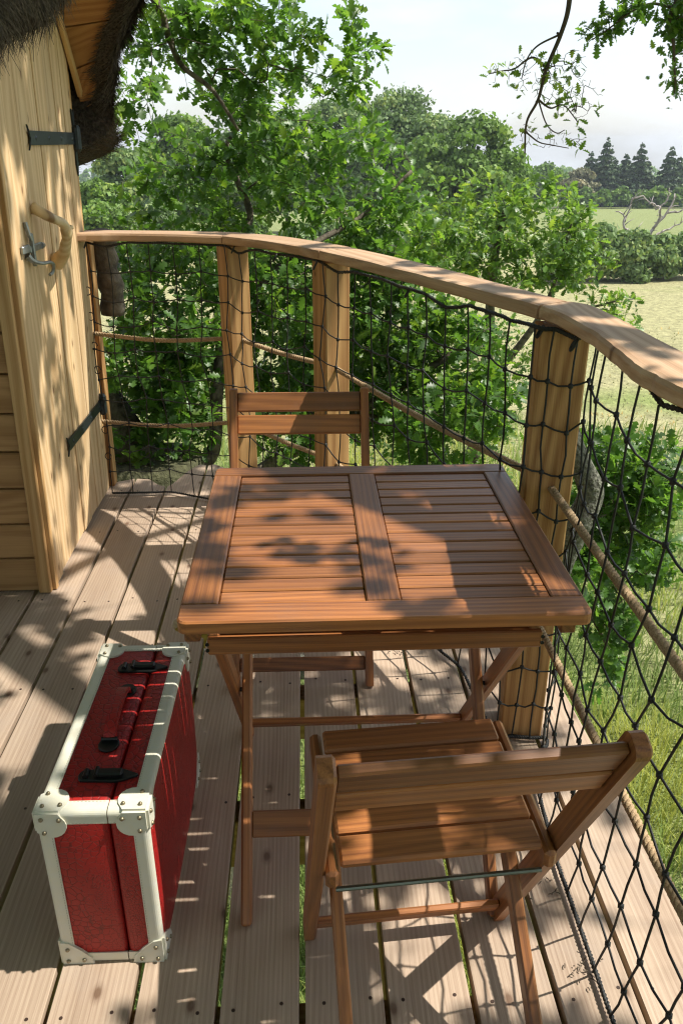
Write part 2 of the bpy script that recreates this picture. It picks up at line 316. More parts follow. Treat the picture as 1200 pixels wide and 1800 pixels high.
# ------------------------------------------------------------------ grass blades (nobody could count them)
def grass(name, n, rmin, rmax, xr, m, label, h0, w0):
    r = np.exp(rng.uniform(math.log(rmin), math.log(rmax), n)); a = rng.uniform(xr[0], xr[1], n)
    x = r * np.sin(a); y = r * np.cos(a); z = np.array([gz(a_, b_) for a_, b_ in zip(x, y)])
    cl = np.array([noise.noise((x_ * .5, y_ * .5, 3)) for x_, y_ in zip(x, y)])
    h = h0 * rng.uniform(.5, 1.3, n) * (1 + .5 * cl); w = w0 * (r / 6) ** .75 * rng.uniform(.6, 1.4, n)
    T = [(0, -1, 0), (0, 1, 0), (.12, .75, .55), (.12, -.75, .55), (.42, 0, 1)]
    az = rng.uniform(0, 2 * math.pi, n); lean = rng.uniform(.5, 2.2, n)
    f = np.stack([np.cos(az), np.sin(az), np.zeros(n)], 1); s = np.stack([-np.sin(az), np.cos(az), np.zeros(n)], 1); u = np.tile([0, 0, 1.], (n, 1))
    Ms = np.stack([f * (h * lean)[:, None], s * (w / 2)[:, None], u * h[:, None]], 2)
    me = scatter(name, T, [(0, 1, 2, 3), (3, 2, 4)], Ms, np.stack([x, y, z - .02], 1), np.clip(.5 + cl + rng.normal(0, .2, n), 0, 1), m)
    tag(link(name, me), label, 'grass', kind='stuff')
grass('meadow_grass', 80000, 2.0, 17, (-.75, 1.0), M['blade'], 'long green grass blades growing in the meadow below the deck', .32, .012)
grass('dry_grass', 16000, 10, 28, (-.75, .95), M['straw'], 'dry straw coloured seeding grass stalks standing in the meadow', .07, .014)

# ------------------------------------------------------------------ background trees
CQ = [(-1.05, -.45, 0), (.25, -1.05, .15), (1.1, .35, -.05), (-.2, 1.05, .12)]
def crown_mesh(name, rx, h0, h1, nl, nq, q, m, seed, flat=.8, cone=False):
    """leaf clumps spread over many lobes; local origin at the trunk's foot"""
    g = np.random.default_rng(seed); H = h1 - h0; pts = []; nor = []
    if not cone:
        lob = []
        for i in range(nl):
            t = g.uniform(0, 1); a = g.uniform(0, 2 * math.pi); prof = math.sin(math.pi * min(.97, .14 + .8 * t)) ** .65
            rr = rx * prof * g.uniform(.45, .82); c = np.array([rr * math.cos(a), rr * math.sin(a), h0 + H * (.12 + .76 * t)])
            s = rx * g.uniform(.22, .42) * (1.1 - .35 * t); lob.append((c, s))
        lob.append((np.array([0, 0, h0 + H * .85]), rx * .36)); lob.append((np.array([0, 0, h0 + H * .5]), rx * .6))
        wts = np.array([s ** 2 for c, s in lob]); wts /= wts.sum(); ch = g.choice(len(lob), nq, p=wts)
        C = np.array([c for c, s in lob])[ch]; S = np.array([s for c, s in lob])[ch]
        d = g.normal(size=(nq, 3)); d /= np.linalg.norm(d, axis=1, keepdims=True); d[:, 2] = np.where(d[:, 2] < -.3, -d[:, 2] * .6, d[:, 2])
        rad = S * (1 - .28 * g.random(nq) ** 1.6) * (1 + .18 * g.normal(size=nq).clip(-1.5, 2)); P = C + d * rad[:, None] * np.array([1, 1, flat])
        up = d + g.normal(size=(nq, 3)) * .55
        tint = np.clip(.45 + .25 * (np.sin(ch * 12.9898) ) + g.normal(0, .16, nq), 0, 1)
    else:
        t = 1 - np.sqrt(g.random(nq)); nt_ = int(H / .8); t = (np.floor(t * nt_) + g.normal(0, .13, nq)) / nt_; t = t.clip(0, 1)
        na = 9; k = np.floor(t * nt_); a = (g.integers(0, na, nq) + .37 * k) * 2 * math.pi / na + g.normal(0, .13, nq)
        br = rx * (1 - t) ** 1.05 * (.45 + .75 * np.modf(np.abs(np.sin(k * 78.2 + np.floor(a * na / 6.283) * 3.7) * 43.7))[0]) + .1
        f = g.random(nq) ** .6; r = br * f
        P = np.stack([r * np.cos(a), r * np.sin(a), h0 + H * t - .38 * r + g.normal(0, .05, nq)], 1)
        up = np.stack([np.cos(a) * .3, np.sin(a) * .3, np.ones(nq)], 1) + g.normal(size=(nq, 3)) * .5
        tint = np.clip(.4 + .2 * f + g.normal(0, .15, nq), 0, 1)
    up /= np.linalg.norm(up, axis=1, keepdims=True); Rm = rotm(g.normal(size=(nq, 3)), up); sc = q * g.uniform(.55, 1.35, nq) * (np.where(P[:, 2] > h1 - H * .12, .5, 1) if cone else 1)
    return scatter(name, CQ, [(0, 1, 2, 3)], Rm * sc[:, None, None], P, tint, m)
_tc = {}
def bg_tree(name, x, y, h, hw, m, label, cat='tree', group=None, q=.2, nq=15000, nl=26, cone=False, trunk=.16, base_frac=.18, variant=0, squash=.8):
    z = gz(x, y); t = empty(name, (x, y, z - .05), random.uniform(0, 6.28)); tag(t, label, cat, group)
    me = crown_mesh('crown', hw * 1.05, h * base_frac, h * .97, nl, nq, q, m, variant + 100, squash, cone)
    link('crown', me, t)
    if trunk:
        mb = MB(); top = h * (.9 if cone else .6)
        mb.add(*tubeg([(0, 0, -.2), (.05, .02, top * .3), (-.04, .06, top * .65), (0, 0, top)], [trunk * 1.2, trunk, trunk * .7, trunk * .15], 8))
        if not cone:
            for i in range(6):
                a = i * 1.05 + variant; z0 = top * (.45 + .07 * i); mb.add(*tubeg([(0, 0, z0), (hw * .3 * math.cos(a), hw * .3 * math.sin(a), z0 + h * .1), (hw * .65 * math.cos(a), hw * .65 * math.sin(a), z0 + h * .16)], [trunk * .5, trunk * .35, trunk * .1], 6))
        mb.obj('trunk', M['bark'], t, smooth=True)
    return t
MT = [(-8.8, 62, 8.9, 3.3, 'a', 'round green tree standing behind the left end of the handrail'),
      (-11.6, 58, 6.5, 2.6, 'b', 'low pale tree at the far left beside the thatched eave'),
      (-5.4, 66, 7.8, 3.6, 'b', 'grey green tree half hidden by the overhanging oak sprays'),
      (-1.3, 72, 9.5, 4.1, 'a', 'tall dark tree behind the middle of the oak foliage'),
      (3.2, 74, 11.0, 4.8, 'b', 'broad pale green tree left of the tallest tree in the wood'),
      (7.2, 70, 11.2, 4.9, 'b', 'tallest grey green tree rising against the sky in the wood'),
      (10.0, 66, 9.2, 3.4, 'b', 'narrow pale tree between the tallest tree and the dense round one'),
      (10.6, 56, 8.5, 3.7, 'a', 'dense round bright green tree at the right end of the wood'),
      (13.4, 60, 6.4, 2.3, 'a', 'smaller leafy tree on the right flank of the dense round tree'),
      (-11.2, 48, 4.4, 2.0, 'a', 'dark bushy tree just beyond the door hinge')]
for i, (x, y, h, hw, k, lab) in enumerate(MT):
    bg_tree('broadleaf_tree', x, y, h, hw, M['crown_' + k], lab, 'tree', 'trees of the wood across the meadow', variant=i, q=.125, nq=25000, nl=40, base_frac=.08)
BU = [(-10.2, 44, 3.4, 1.7, 'a', 'rounded green bush furthest left at the foot of the wood'),
      (-7.5, 46, 3.4, 1.9, 'b', 'grey green bush second from the left below the wood'),
      (3.1, 44, 2.6, 1.9, 'a', 'dark bush seen through the oak leaves over the middle post'),
      (6.6, 44, 2.6, 1.6, 'a', 'dark shaded bush below the dense round tree'),
      (0.8, 44, 2.4, 1.9, 'b', 'low bush directly behind the first two railing posts'),
      (-3.1, 46, 2.4, 1.9, 'a', 'wide low bush behind the left part of the oak')]
for i, (x, y, h, hw, k, lab) in enumerate(BU):
    bg_tree('bush', x, y, h, hw, M['crown_' + k], lab, 'bush', 'bushes at the foot of the wood', variant=20 + i, q=.085, nq=13000, nl=16, trunk=.05, base_frac=.0, squash=.9)
HE = [(11.2, 37, 1.9, 1.2, 'willowy grey green bush at the left end of the hedge'),
      (13.4, 38, 2.4, 1.4, 'tallest feathery bush of the hedge across the meadow'),
      (14.7, 37.4, 2.2, 1.2, 'hedge bush standing just left of the dead tree'),
      (16.2, 38, 2.0, 1.1, 'hedge bush directly below the dead tree'),
      (17.6, 38.3, 2.1, 1.2, 'dark hedge bush at the right edge of the photo')]
for i, (x, y, h, hw, lab) in enumerate(HE):
    bg_tree('hedge_bush', x, y, h, hw, M['crown_b'], lab, 'bush', 'bushes of the hedge across the meadow', variant=40 + i, q=.085, nq=11000, nl=22, trunk=.04, base_frac=.0, squash=.95)
CN = [(49.1, 150, 9.4, 2.2, 'leftmost short conifer of the dark row'), (50.6, 147, 11.6, 2.5, 'tallest conifer with a thin pointed tip in the dark row'),
      (55.2, 150, 9.0, 2.1, 'low conifer between the tallest and the ragged one'), (56.1, 146, 10.6, 2.2, 'ragged conifer with open upper branches, third peak of the row'),
      (60.8, 145, 10.1, 2.1, 'pointed conifer behind the dead tree'), (66.4, 150, 9.2, 2.2, 'conifer cut by the right edge of the photo'),
      (53.0, 149, 8.2, 2.2, 'low dark conifer tucked right beside the tallest one'), (58.6, 149, 8.0, 2.3, 'squat conifer between the ragged and the pointed ones'), (63.6, 148, 8.6, 2.3, 'wide conifer right of the pointed one')]
for i, (x, y, h, hw, lab) in enumerate(CN):
    bg_tree('conifer_tree', x, y, h * 1.03, hw * 1.7, M['crown_c'], lab, 'conifer', 'conifers in the row across the far field', variant=60 + i, q=.2, nq=9500, cone=True, trunk=.14, base_frac=.1)
UN = [(42.2, 2.9, 'first'), (44.9, 3.2, 'second'), (47.9, 2.8, 'third'), (50.9, 3.3, 'fourth'), (54.2, 2.7, 'fifth'), (56.8, 3.4, 'sixth'), (60.1, 3.1, 'seventh'), (63.4, 2.7, 'eighth')]
for i, (x, h, w) in enumerate(UN):
    bg_tree('field_bush', x, 138, h, 1.9, M['crown_a'], w + ' green bush from the left under the conifer row', 'bush', 'bushes under the conifers', variant=80 + i, q=.22, nq=2600, nl=10, trunk=0, base_frac=0)
bg_tree('far_tree', 41.7, 150, 7.0, 3.9, M['crown_a'], 'dark round tree left of the conifer row behind the meadow', 'tree', 'trees by the far field', variant=90, q=.25, nq=7000, base_frac=.03)
bg_tree('blossoming_tree', 45.2, 142, 6.2, 3.2, M['crown_d'], 'pale cream blossoming tree left of the conifers', 'tree', 'trees by the far field', variant=91, q=.22, nq=7000, base_frac=.03)
bg_tree('far_tree', 38.2, 170, 7.4, 4.5, M['crown_b'], 'blue green tree furthest left of the far field', 'tree', 'trees by the far field', variant=92, q=.28, nq=7000, base_frac=.03)
# the woods on the horizon read as one mass
g = np.random.default_rng(5); P = []; SZ = []
for k in range(260):
    x = g.uniform(-420, 620); y = g.uniform(330, 470) + abs(x) * .1; s = g.uniform(4, 8); hh = g.uniform(5, 10)
    d = g.normal(size=(130, 3)); d /= np.linalg.norm(d, axis=1, keepdims=True); d[:, 2] = np.abs(d[:, 2])
    P.append(np.array([x, y, gz(x, y) - .4]) + d * np.array([s, s, hh])); SZ += [1.1] * 130
P = np.concatenate(P); n = len(P); Rm = rotm(g.normal(size=(n, 3)), g.normal(size=(n, 3)) * .6 + [0, -.5, .8])
me = scatter('far_woods', CQ, [(0, 1, 2, 3)], Rm * (np.array(SZ) * g.uniform(.6, 1.3, n))[:, None, None], P, np.clip(g.normal(.45, .2, n), 0, 1), M['crown_a'])
tag(link('far_woods', me), 'low hazy treeline closing the fields along the horizon', 'woods', kind='stuff')
# dead tree
dt = empty('dead_tree', (16.29, 40, gz(16.3, 40) - .1)); tag(dt, 'bare bleached dead tree forking above the hedge at the right', 'dead tree')
def W2(p): return Vector(p) - dt.location
mb = MB(); trunk = [(16.29, 40, -4.4), (16.25, 40, -3.6), (16.13, 40, -3.0)]
mb.add(*tubeg(smoothpath([W2(p) for p in trunk], 4), [.2 - .005 * i for i in range(9)], 8)); mb.obj('trunk', M['deadwood'], dt, smooth=True)
mb = MB(); random.seed(5)
def deadbr(P, r):
    Q = smoothpath([W2(p) for p in P], 4); Q = [q + Vector((random.gauss(0, .02), random.gauss(0, .02), random.gauss(0, .03))) for q in Q]
    mb.add(*tubeg(Q, [r * (1 - .75 * i / len(Q)) for i in range(len(Q))], 6))
    for i in range(3, len(Q), 2):
        d = Vector((random.uniform(-1, 1), random.uniform(-1, 1), random.uniform(-.2, 1))).normalized() * random.uniform(.2, .7)
        mb.add(*tubeg([Q[i], Q[i] + d * .5 + Vector((0, 0, .04)), Q[i] + d], [r * .35, r * .22, r * .06], 5))
for P_, r in [([(16.13, 40, -3.0), (16.5, 40.1, -2.25), (17.07, 40.2, -1.62), (17.33, 40.3, -.75)], .1), ([(16.5, 40.1, -2.25), (16.6, 39.8, -1.7), (16.38, 39.7, -1.3), (15.9, 39.6, -1.1)], .07),
              ([(16.13, 40, -3.0), (15.74, 40, -2.63), (15.0, 39.9, -2.24), (14.9, 39.9, -1.7), (14.5, 39.9, -1.5)], .09), ([(14.95, 39.9, -2.0), (15.2, 40, -1.3), (15.22, 40, -.95)], .05),
              ([(15.74, 40, -2.63), (15.2, 40.3, -2.75), (14.7, 40.4, -2.5)], .05), ([(17.07, 40.2, -1.62), (17.6, 40, -1.5), (18.1, 40, -1.1)], .06), ([(16.13, 40, -3.0), (16.9, 40.5, -2.6), (17.6, 40.6, -2.3), (18.1, 40.6, -2.0)], .07), ([(15.22, 40, -1.0), (15.7, 40, -.9), (16.4, 40, -1.4)], .05), ([(16.4, 40, -1.5), (16.9, 40, -1.0), (16.9, 40, -.5)], .05)]: deadbr(P_, r)
mb.obj('branches', M['deadwood'], dt, smooth=True)

# ------------------------------------------------------------------ deck
deck = empty('deck', (0, 0, 0)); deck['kind'] = 'structure'; deck['label'] = 'weathered larch plank deck with wavy cut ends'
JY = [-.6, .15, .98, 1.5, 1.96, 2.45, 3.0, 3.42]
END = [(-3.4, 3.46), (-1.2, 3.46), (-.98, 3.47), (-.93, 3.49), (-.88, 3.52), (-.80, 3.56), (-.73, 3.55), (-.68, 3.48), (-.645, 3.46), (-.63, 3.455), (-.59, 3.58), (-.565, 3.66), (-.52, 3.74), (-.49, 3.72), (-.485, 3.71), (-.45, 3.73), (-.38, 3.66), (-.3, 3.66), (-.2, 3.56), (0, 3.24), (.12, 3.12), (.28, 2.86), (.42, 2.56), (.58, 2.26), (.62, 2.2), (.66, 2.12), (.70, 1.98), (.71, 1.95), (.727, 1.6), (.735, 1.2)]
def yend(x):
    for (a, b), (c, d) in zip(END, END[1:]):
        if a <= x <= c: return b + (d - b) * (x - a) / (c - a)
    return END[0][1] if x < END[0][0] else END[-1][1]
gaps = [-3.288 + .156 * k for k in range(15)] + [-.948, -.797, -.643, -.486, -.332, -.180, -.028, .125, .283, .435, .583, .735]
gaps = [g_ for g_ in gaps if g_ < -.98 or g_ >= -.95]
random.seed(3)
for k in range(len(gaps) - 1):
    a, b = gaps[k] + random.uniform(.0045, .0065), gaps[k + 1] - random.uniform(.0045, .0065)
    y0 = -1.3 if gaps[k] > -1.0 else (-1.3 if k > 2 else -1.3)
    if gaps[k] < -1.0 and False: pass
    n = 9; top = [(b + (a - b) * i / n) for i in range(n + 1)]
    poly = [(y0, -a), (y0, -b)][::-1]   # local x = world y, local y = -world x
    pts = [(a, y0), (b, y0)]
    if abs(b + .332) < .02: pts += [(b, 2.20)] + [(-.334 - .115 * math.sin(t), 2.290 - .08 * math.cos(t)) for t in np.linspace(.15, math.pi - .15, 8)] + [(b, 2.37)]
    for x in top:
        if x > .70: pts.append((min(x, .733), yend(x)))
        else: pts.append((x, yend(x)))
    if abs(a + .332) < .02: pts += [(a, 2.35)] + [(-.332 + .055 * math.sin(t), 2.285 + .065 * math.cos(t)) for t in np.linspace(.2, math.pi - .2, 6)] + [(a, 2.21)]
    cx = (a + b) / 2
    loc = [(y, -(x - cx)) for x, y in pts]
    ang = 0
    Vp, Fp = prism(loc, .034, .0018)
    me = mesh('board', Vp, Fp, M['deck'])
    o = link('board', me, deck, Matrix.Translation((cx, 0, random.uniform(-.0012, .0012))) @ Matrix.Rotation(R(90), 4, 'Z') @ Matrix.Rotation(random.uniform(-.004, .004), 4, 'X'))
    sb = MB()
    for jy in JY:
        for fx in (.2, .8):
            x = a + (b - a) * fx + random.uniform(-.006, .006); y = jy + random.uniform(-.012, .012)
            if y < yend(x) - .03 and not (abs(x + .36) < .1 and abs(y - 2.28) < .11) and y > -.1:
                P_ = [(y + .0034 * math.cos(t), -(x - cx) + .0034 * math.sin(t), .0009) for t in np.linspace(0, 2 * math.pi, 9)[:-1]]
                sb.add(P_ + [(p[0], p[1], -.001) for p in P_], [tuple(range(8))] + [(i, i + 8, (i + 1) % 8 + 8, (i + 1) % 8) for i in range(8)])
    if sb.V and cx > -1.6: sb.obj('screw_heads', M['screw'], o, kind='stuff')
for jy in JY:
    xr = .66 if jy < 2 else {2.45: .47, 3.0: .16, 3.42: -.25}[jy]
    bar('joist', M['joist'], deck, (-3.3, jy, -.11), (xr, jy, -.11), .07, .145)
bar('joist', M['joist'], deck, (-1.9, -1.0, -.29), (-1.9, 3.3, -.29), .12, .2); bar('joist', M['joist'], deck, (.2, -1.0, -.29), (.2, 2.6, -.29), .12, .2)

# ------------------------------------------------------------------ cabin
cab = empty('cabin', (-1.8, 3.0, 0)); tag(cab, 'small pine board cabin with plank door and heather thatched roof at the left', 'cabin')
CI = Matrix.Translation((1.8, -3.0, 0))
def D(y, z, off=0.0): return Vector((-.889 + .025 * z + off, y, z))
random.seed(9)
for i in range(13):      # cladding boards facing the viewer
    z0 = .004 + i * .1275; p = [(-3.3, 2.524, z0 + .063), (-.925 + .025 * z0, 2.524, z0 + .063)]
    o = bar('cladding_board', M['clap'], cab, CI @ Vector(p[0]), CI @ Vector(p[1]), .02, .1235, (0, -.04, 1), .004)
for k, (y0, y1, off, m) in enumerate([(2.500, 2.522, -.022, 'trim'), (2.5245, 2.548, -.008, 'trim')]):
    bar('corner_trim', M[m], cab, CI @ D((y0 + y1) / 2, .004, off), CI @ D((y0 + y1) / 2, 1.95, off), y1 - y0, .04, (1, 0, 0), .002)
def zt(y): return 1.80 + (3.38 - y) * 1.24 if y > 3.0 else 1.80 + (y - 2.68) * 1.24 if y < 2.9 else 2.1
def doorplank(name, y0, y1, off, thick, m, parent, Mp, zlo=.012):
    ym = (y0 + y1) / 2; f, _ = frame(D(ym, 0, off), D(ym, 1, off), (1, 0, 0))
    base = D(ym, 0, off); f.translation = base   # local x up, local z outwards (+X), local y = z cross x
    ydir = f.to_3x3() @ Vector((0, 1, 0)); s = 1 if ydir.y > 0 else -1
    ts = [(min(zt(yy), 2.12), yy) for yy in np.linspace(y0, y1, 4)]
    poly = [(zlo, s * (y0 - ym)), (zlo, s * (y1 - ym))] + [(z_, s * (yy - ym)) for z_, yy in ts[::-1]]
    if s > 0: poly = poly[::-1]
    ar = sum(poly[i - 1][0] * poly[i][1] - poly[i][0] * poly[i - 1][1] for i in range(len(poly)))
    if ar < 0: poly = poly[::-1]
    V_, F_ = prism(poly, thick, .0022)
    return link(name, mesh(name, V_, F_, m), parent, Mp @ f)
doorplank('casing_board', 2.549, 2.640, .004, .03, M['door'], cab, CI, .004)
# door: the inner ledge board carries planks, hinges, latch and handle
dl = MB(); f, l = frame(D(3.03, .1, -.034), D(3.03, 1.75, -.034), (1, 0, 0)); dl.add(*boxg(l, .74, .02, .002)); door = dl.obj('door', M['door'], cab, CI @ f)
DI = (CI @ f).inverted() @ CI
sy = [2.647, 2.775, 2.878, 2.981, 3.098, 3.205, 3.305, 3.412]; sg = {2.775: .0015, 2.981: .0018, 3.305: .0015}
for a, b in zip(sy, sy[1:]): doorplank('plank', a + sg.get(a, .0007), b - sg.get(b, .0007), random.uniform(-.003, .002), .024, M['door'], door, DI)
doorplank('frame_board', 3.416, 3.45, -.004, .03, M['trim'], cab, CI, .004)
bar('frame_board', M['trim'], cab, CI @ D(3.452, .5, -.05), CI @ D(3.452, 1.5, -.05), .03, .06, (1, 0, 0))
doorplank('wall_board', 3.455, 3.60, -.06, .024, M['clap'], cab, CI, -.02)
# inner wall mass so that no daylight shows through
mb = MB(); mb.add(*boxg(2.2, .9, 1.9, .01)); mb.obj('inner_wall', M['clap'], cab, CI @ Matrix.Translation((-2.07, 3.02, .95)))
def hinge(y0, y1, z, vz, thick=.004):
    h = MB(); w = .021; zf = z
    pts = [(y0 - .030, zf + .038), (y0 - .012, zf + .018), (y0 + .005, zf + w), (y1, zf + w * .95), (y1, zf - w * .95), (y0 + .005, zf - w), (y0 - .012, zf - .018), (y0 - .030, zf - .036), (y0 - .008, zf)]
    for off0, off1 in ((.003, .0085),):
        n = len(pts); V_ = [D(y, zz, off0) for y, zz in pts] + [D(y, zz, off1) for y, zz in pts]
        h.add(V_, [tuple(range(n, 2 * n)), tuple(range(n))[::-1]] + [(i, (i + 1) % n, (i + 1) % n + n, i + n) for i in range(n)])
    for i in range(4):
        yb = y0 + .045 + (y1 - y0 - .08) * i / 3; c = D(yb, zf, .0085)
        V_ = [c + Vector((0, .008 * math.cos(t), .009 * math.sin(t))) for t in np.linspace(0, 2 * math.pi, 9)[:-1]] + [c + Vector((.004, 0, 0))]
        h.add(V_, [(i_, (i_ + 1) % 8, 8) for i_ in range(8)])
    h.add(*tubeg([D(y1 + .012, zf - .045, .012), D(y1 + .012, zf - .035, .012), D(y1 + .012, zf + .035, .012), D(y1 + .012, zf + .045, .012)], [.011, .017, .017, .011], 10))
    if vz:
        yy = y1 + .012; q = [(yy - .02, zf + .10), (yy - .004, zf + .085), (yy + .012, zf + .10), (yy + .008, zf + .04), (yy + .008, zf - .04), (yy + .014, zf - .09), (yy, zf - .13), (yy - .012, zf - .09), (yy - .010, zf - .04), (yy - .010, zf + .04)]
        n = len(q); V_ = [D(y, zz, .003) for y, zz in q] + [D(y, zz, .008) for y, zz in q]
        h.add(V_, [tuple(range(n, 2 * n)), tuple(range(n))[::-1]] + [(i, (i + 1) % n, (i + 1) % n + n, i + n) for i in range(n)])
    return h.obj('strap_hinge', M['iron'], door, DI)
hinge(2.86, 3.392, 1.432, True); hinge(2.89, 3.392, .405, False)
# latch
lt = MB()
for (yc, zc, wy, wz, o0, o1) in [(2.655, 1.120, .07, .024, .004, .016), (2.765, 1.114, .12, .022, .004, .012)]:
    c = D(yc, zc, (o0 + o1) / 2); V_, F_ = boxg(o1 - o0, wy, wz, .003); lt.add([Vector(v) + c for v in V_], F_)
lt.add(*tubeg([D(2.82, 1.114, .008), D(2.845, 1.113, .008), D(2.87, 1.112, .008)], [.011, .009, .002], 8))
c = D(2.722, 1.112, .012); V_, F_ = boxg(.014, .010, .10, .003); lt.add([Vector(v) + c for v in V_], F_)
lt.add(*tubeg([D(2.70, 1.195, .004), D(2.705, 1.155, .012), D(2.71, 1.14, .014)], [.008, .006, .005], 6))
lt.add(*tubeg(smoothpath([D(2.675, 1.10, .006), D(2.69, 1.082, .018), D(2.73, 1.070, .035), D(2.77, 1.068, .045), D(2.80, 1.056, .048), D(2.805, 1.034, .042), D(2.787, 1.026, .036)], 5), [.012 - .0065 * min(1, i / 9) for i in range(31)], 8))
lt.obj('latch', M['steel'], door, DI, smooth=False)
hp = smoothpath([(-.853, 2.80, 1.232), (-.835, 2.795, 1.220), (-.805, 2.80, 1.203), (-.785, 2.836, 1.185), (-.777, 2.862, 1.165), (-.780, 2.872, 1.14), (-.787, 2.885, 1.115), (-.80, 2.90, 1.09), (-.822, 2.93, 1.065), (-.852, 2.97, 1.045)], 5)
hr = np.interp(np.linspace(0, 1, len(hp)), [0, .1, .3, .42, .5, .6, .8, 1], [.019, .017, .015, .015, .019, .016, .021, .029])
mb = MB(); V_, F_ = tubeg(hp, hr, 14)
V_ = [Vector(v) + Vector([noise.noise(Vector(v) * 28 + Vector((k, 0, 0))) * .004 for k in (0, 9, 19)]) for v in V_]; mb.add(V_, F_)
k0 = Vector((-.764, 2.878, 1.160)); mb.add(*tubeg([k0 - Vector((.012, 0, 0)), k0 + Vector((.006, .004, .006))], [.012, .006], 8))
f = Matrix.Rotation(0, 4, 'X'); mb.obj('branch_handle', M['branch'], door, DI, smooth=True)
# roof: rim of the thatched hood, from the near side over the door to the far corner
RIM = [(-1.02, 1.72, 1.24), (-.90, 1.80, 1.36), (-.78, 1.95, 1.51), (-.71, 2.17, 1.62), (-.665, 2.40, 1.70), (-.60, 2.58, 1.86), (-.54, 2.78, 2.10), (-.50, 2.98, 2.26), (-.52, 3.20, 2.14), (-.60, 3.36, 1.93), (-.68, 3.42, 1.80), (-.75, 3.48, 1.69), (-.81, 3.58, 1.58), (-.87, 3.70, 1.46), (-.93, 3.78, 1.36)]
RS = smoothpath(RIM, 4); th = MB(); ring = []
for i, p in enumerate(RS):
    s_ = i / (len(RS) - 1); t = (RS[min(i + 1, len(RS) - 1)] - RS[max(i - 1, 0)]); n = Vector((0, t.z, -t.y)); n = n.normalized() if n.length > 1e-6 else Vector((0, 0, 1))
    if n.z < 0 and .2 < s_ < .85: n = -n
    if s_ < .3: n = Vector((0, -.55, .83)).lerp(n, max(0, (s_ - .15) / .15)).normalized() if n.z > 0 else Vector((0, -.55, .83))
    if s_ > .8: n = n.lerp(Vector((.1, 1, .25)), (s_ - .8) / .2).normalized()
    T_ = .19 * (1 - .45 * max(0, (s_ - .8) / .2)); prof = [(-.16, .07), (-.05, .05), (.0, .012), (.045, .01), (.075, .05), (.075, .11), (.04, .17), (-.05, .22), (-.3, .34), (-.8, .55)]
    row = []
    for a, b in prof:
        q = p + Vector((a, 0, 0)) + n * (b * T_ / .19); w_ = noise.noise(Vector((q.x * 9, q.y * 9, q.z * 9))) * .018; row.append(q + Vector((w_, 0, -w_)))
    ring.append(row)
V_ = [v for r_ in ring for v in r_]; k = len(prof); F_ = [(i * k + j, i * k + j + 1, (i + 1) * k + j + 1, (i + 1) * k + j) for i in range(len(ring) - 1) for j in range(k - 1)]
apex = len(V_); V_.append(Vector((-2.1, 2.9, 3.4))); F_ += [((i + 1) * k - 1, (i + 2) * k - 1, apex) for i in range(len(ring) - 1)]
F_.append(tuple(range(k))); F_.append(tuple((len(ring) - 1) * k + j for j in range(k))[::-1])
# back of the roof
bk = [Vector((-3.6, 1.6, 1.2)), Vector((-4.0, 3.0, 1.3)), Vector((-3.4, 4.4, 1.3)), Vector((-1.6, 4.3, 1.3))]; b0 = len(V_); V_ += bk
e0 = 0 * k + k - 1; e1 = (len(ring) - 1) * k + k - 1
F_ += [(e0, apex, b0), (b0, apex, b0 + 1), (b0 + 1, apex, b0 + 2), (b0 + 2, apex, b0 + 3), (b0 + 3, apex, e1)]
th.add([CI @ v for v in V_], F_); roof = th.obj('roof', M['thatch'], cab, smooth=True)
# loose heather stems over the thatch
ns = 26000; g = np.random.default_rng(3); A = np.array([[list(v) for v in r_] for r_ in ring]); ii = g.uniform(0, len(ring) - 1.001, ns); jj = g.uniform(2.1, 7.6, ns)
i0 = ii.astype(int); j0 = jj.astype(int); fi = (ii - i0)[:, None]; fj = (jj - j0)[:, None]
Pn = (A[i0, j0] * (1 - fi) + A[i0 + 1, j0] * fi) * (1 - fj) + (A[i0, j0 + 1] * (1 - fi) + A[i0 + 1, j0 + 1] * fi) * fj
du = A[i0 + 1, j0] - A[i0, j0]; dv = A[i0, j0 + 1] - A[i0, j0]; nn_ = np.cross(dv, du); nn_ /= np.linalg.norm(nn_, axis=1, keepdims=True) + 1e-9
cen = A.mean(axis=(0, 1)); 
outw = Pn - np.array([-1.3, 2.8, 1.2]); nn_ *= np.sign((nn_ * outw).sum(1, keepdims=True))
dn = -dv / (np.linalg.norm(dv, axis=1, keepdims=True) + 1e-9)       # towards the lip
dd = dn * 1.0 + np.array([.05, 0, -.35]) + nn_ * g.uniform(.0, .12, (ns, 1)) + g.normal(0, .2, (ns, 3)); dd /= np.linalg.norm(dd, axis=1, keepdims=True)
ln = g.uniform(.02, .075, ns); Ms = rotm(dd, nn_ + g.normal(0, .3, (ns, 3))); Ms = Ms * np.stack([ln, np.full(ns, .0014), np.ones(ns)], 1)[:, None, :]
me = scatter('stems', [(0, -1, 0), (0, 1, 0), (1, .3, 0), (1, -.3, 0)], [(0, 1, 2, 3)], Ms, Pn + np.array([1.8, -3.0, 0]), g.random(ns), M['strand'])
link('heather_stems', me, roof, kind='stuff')
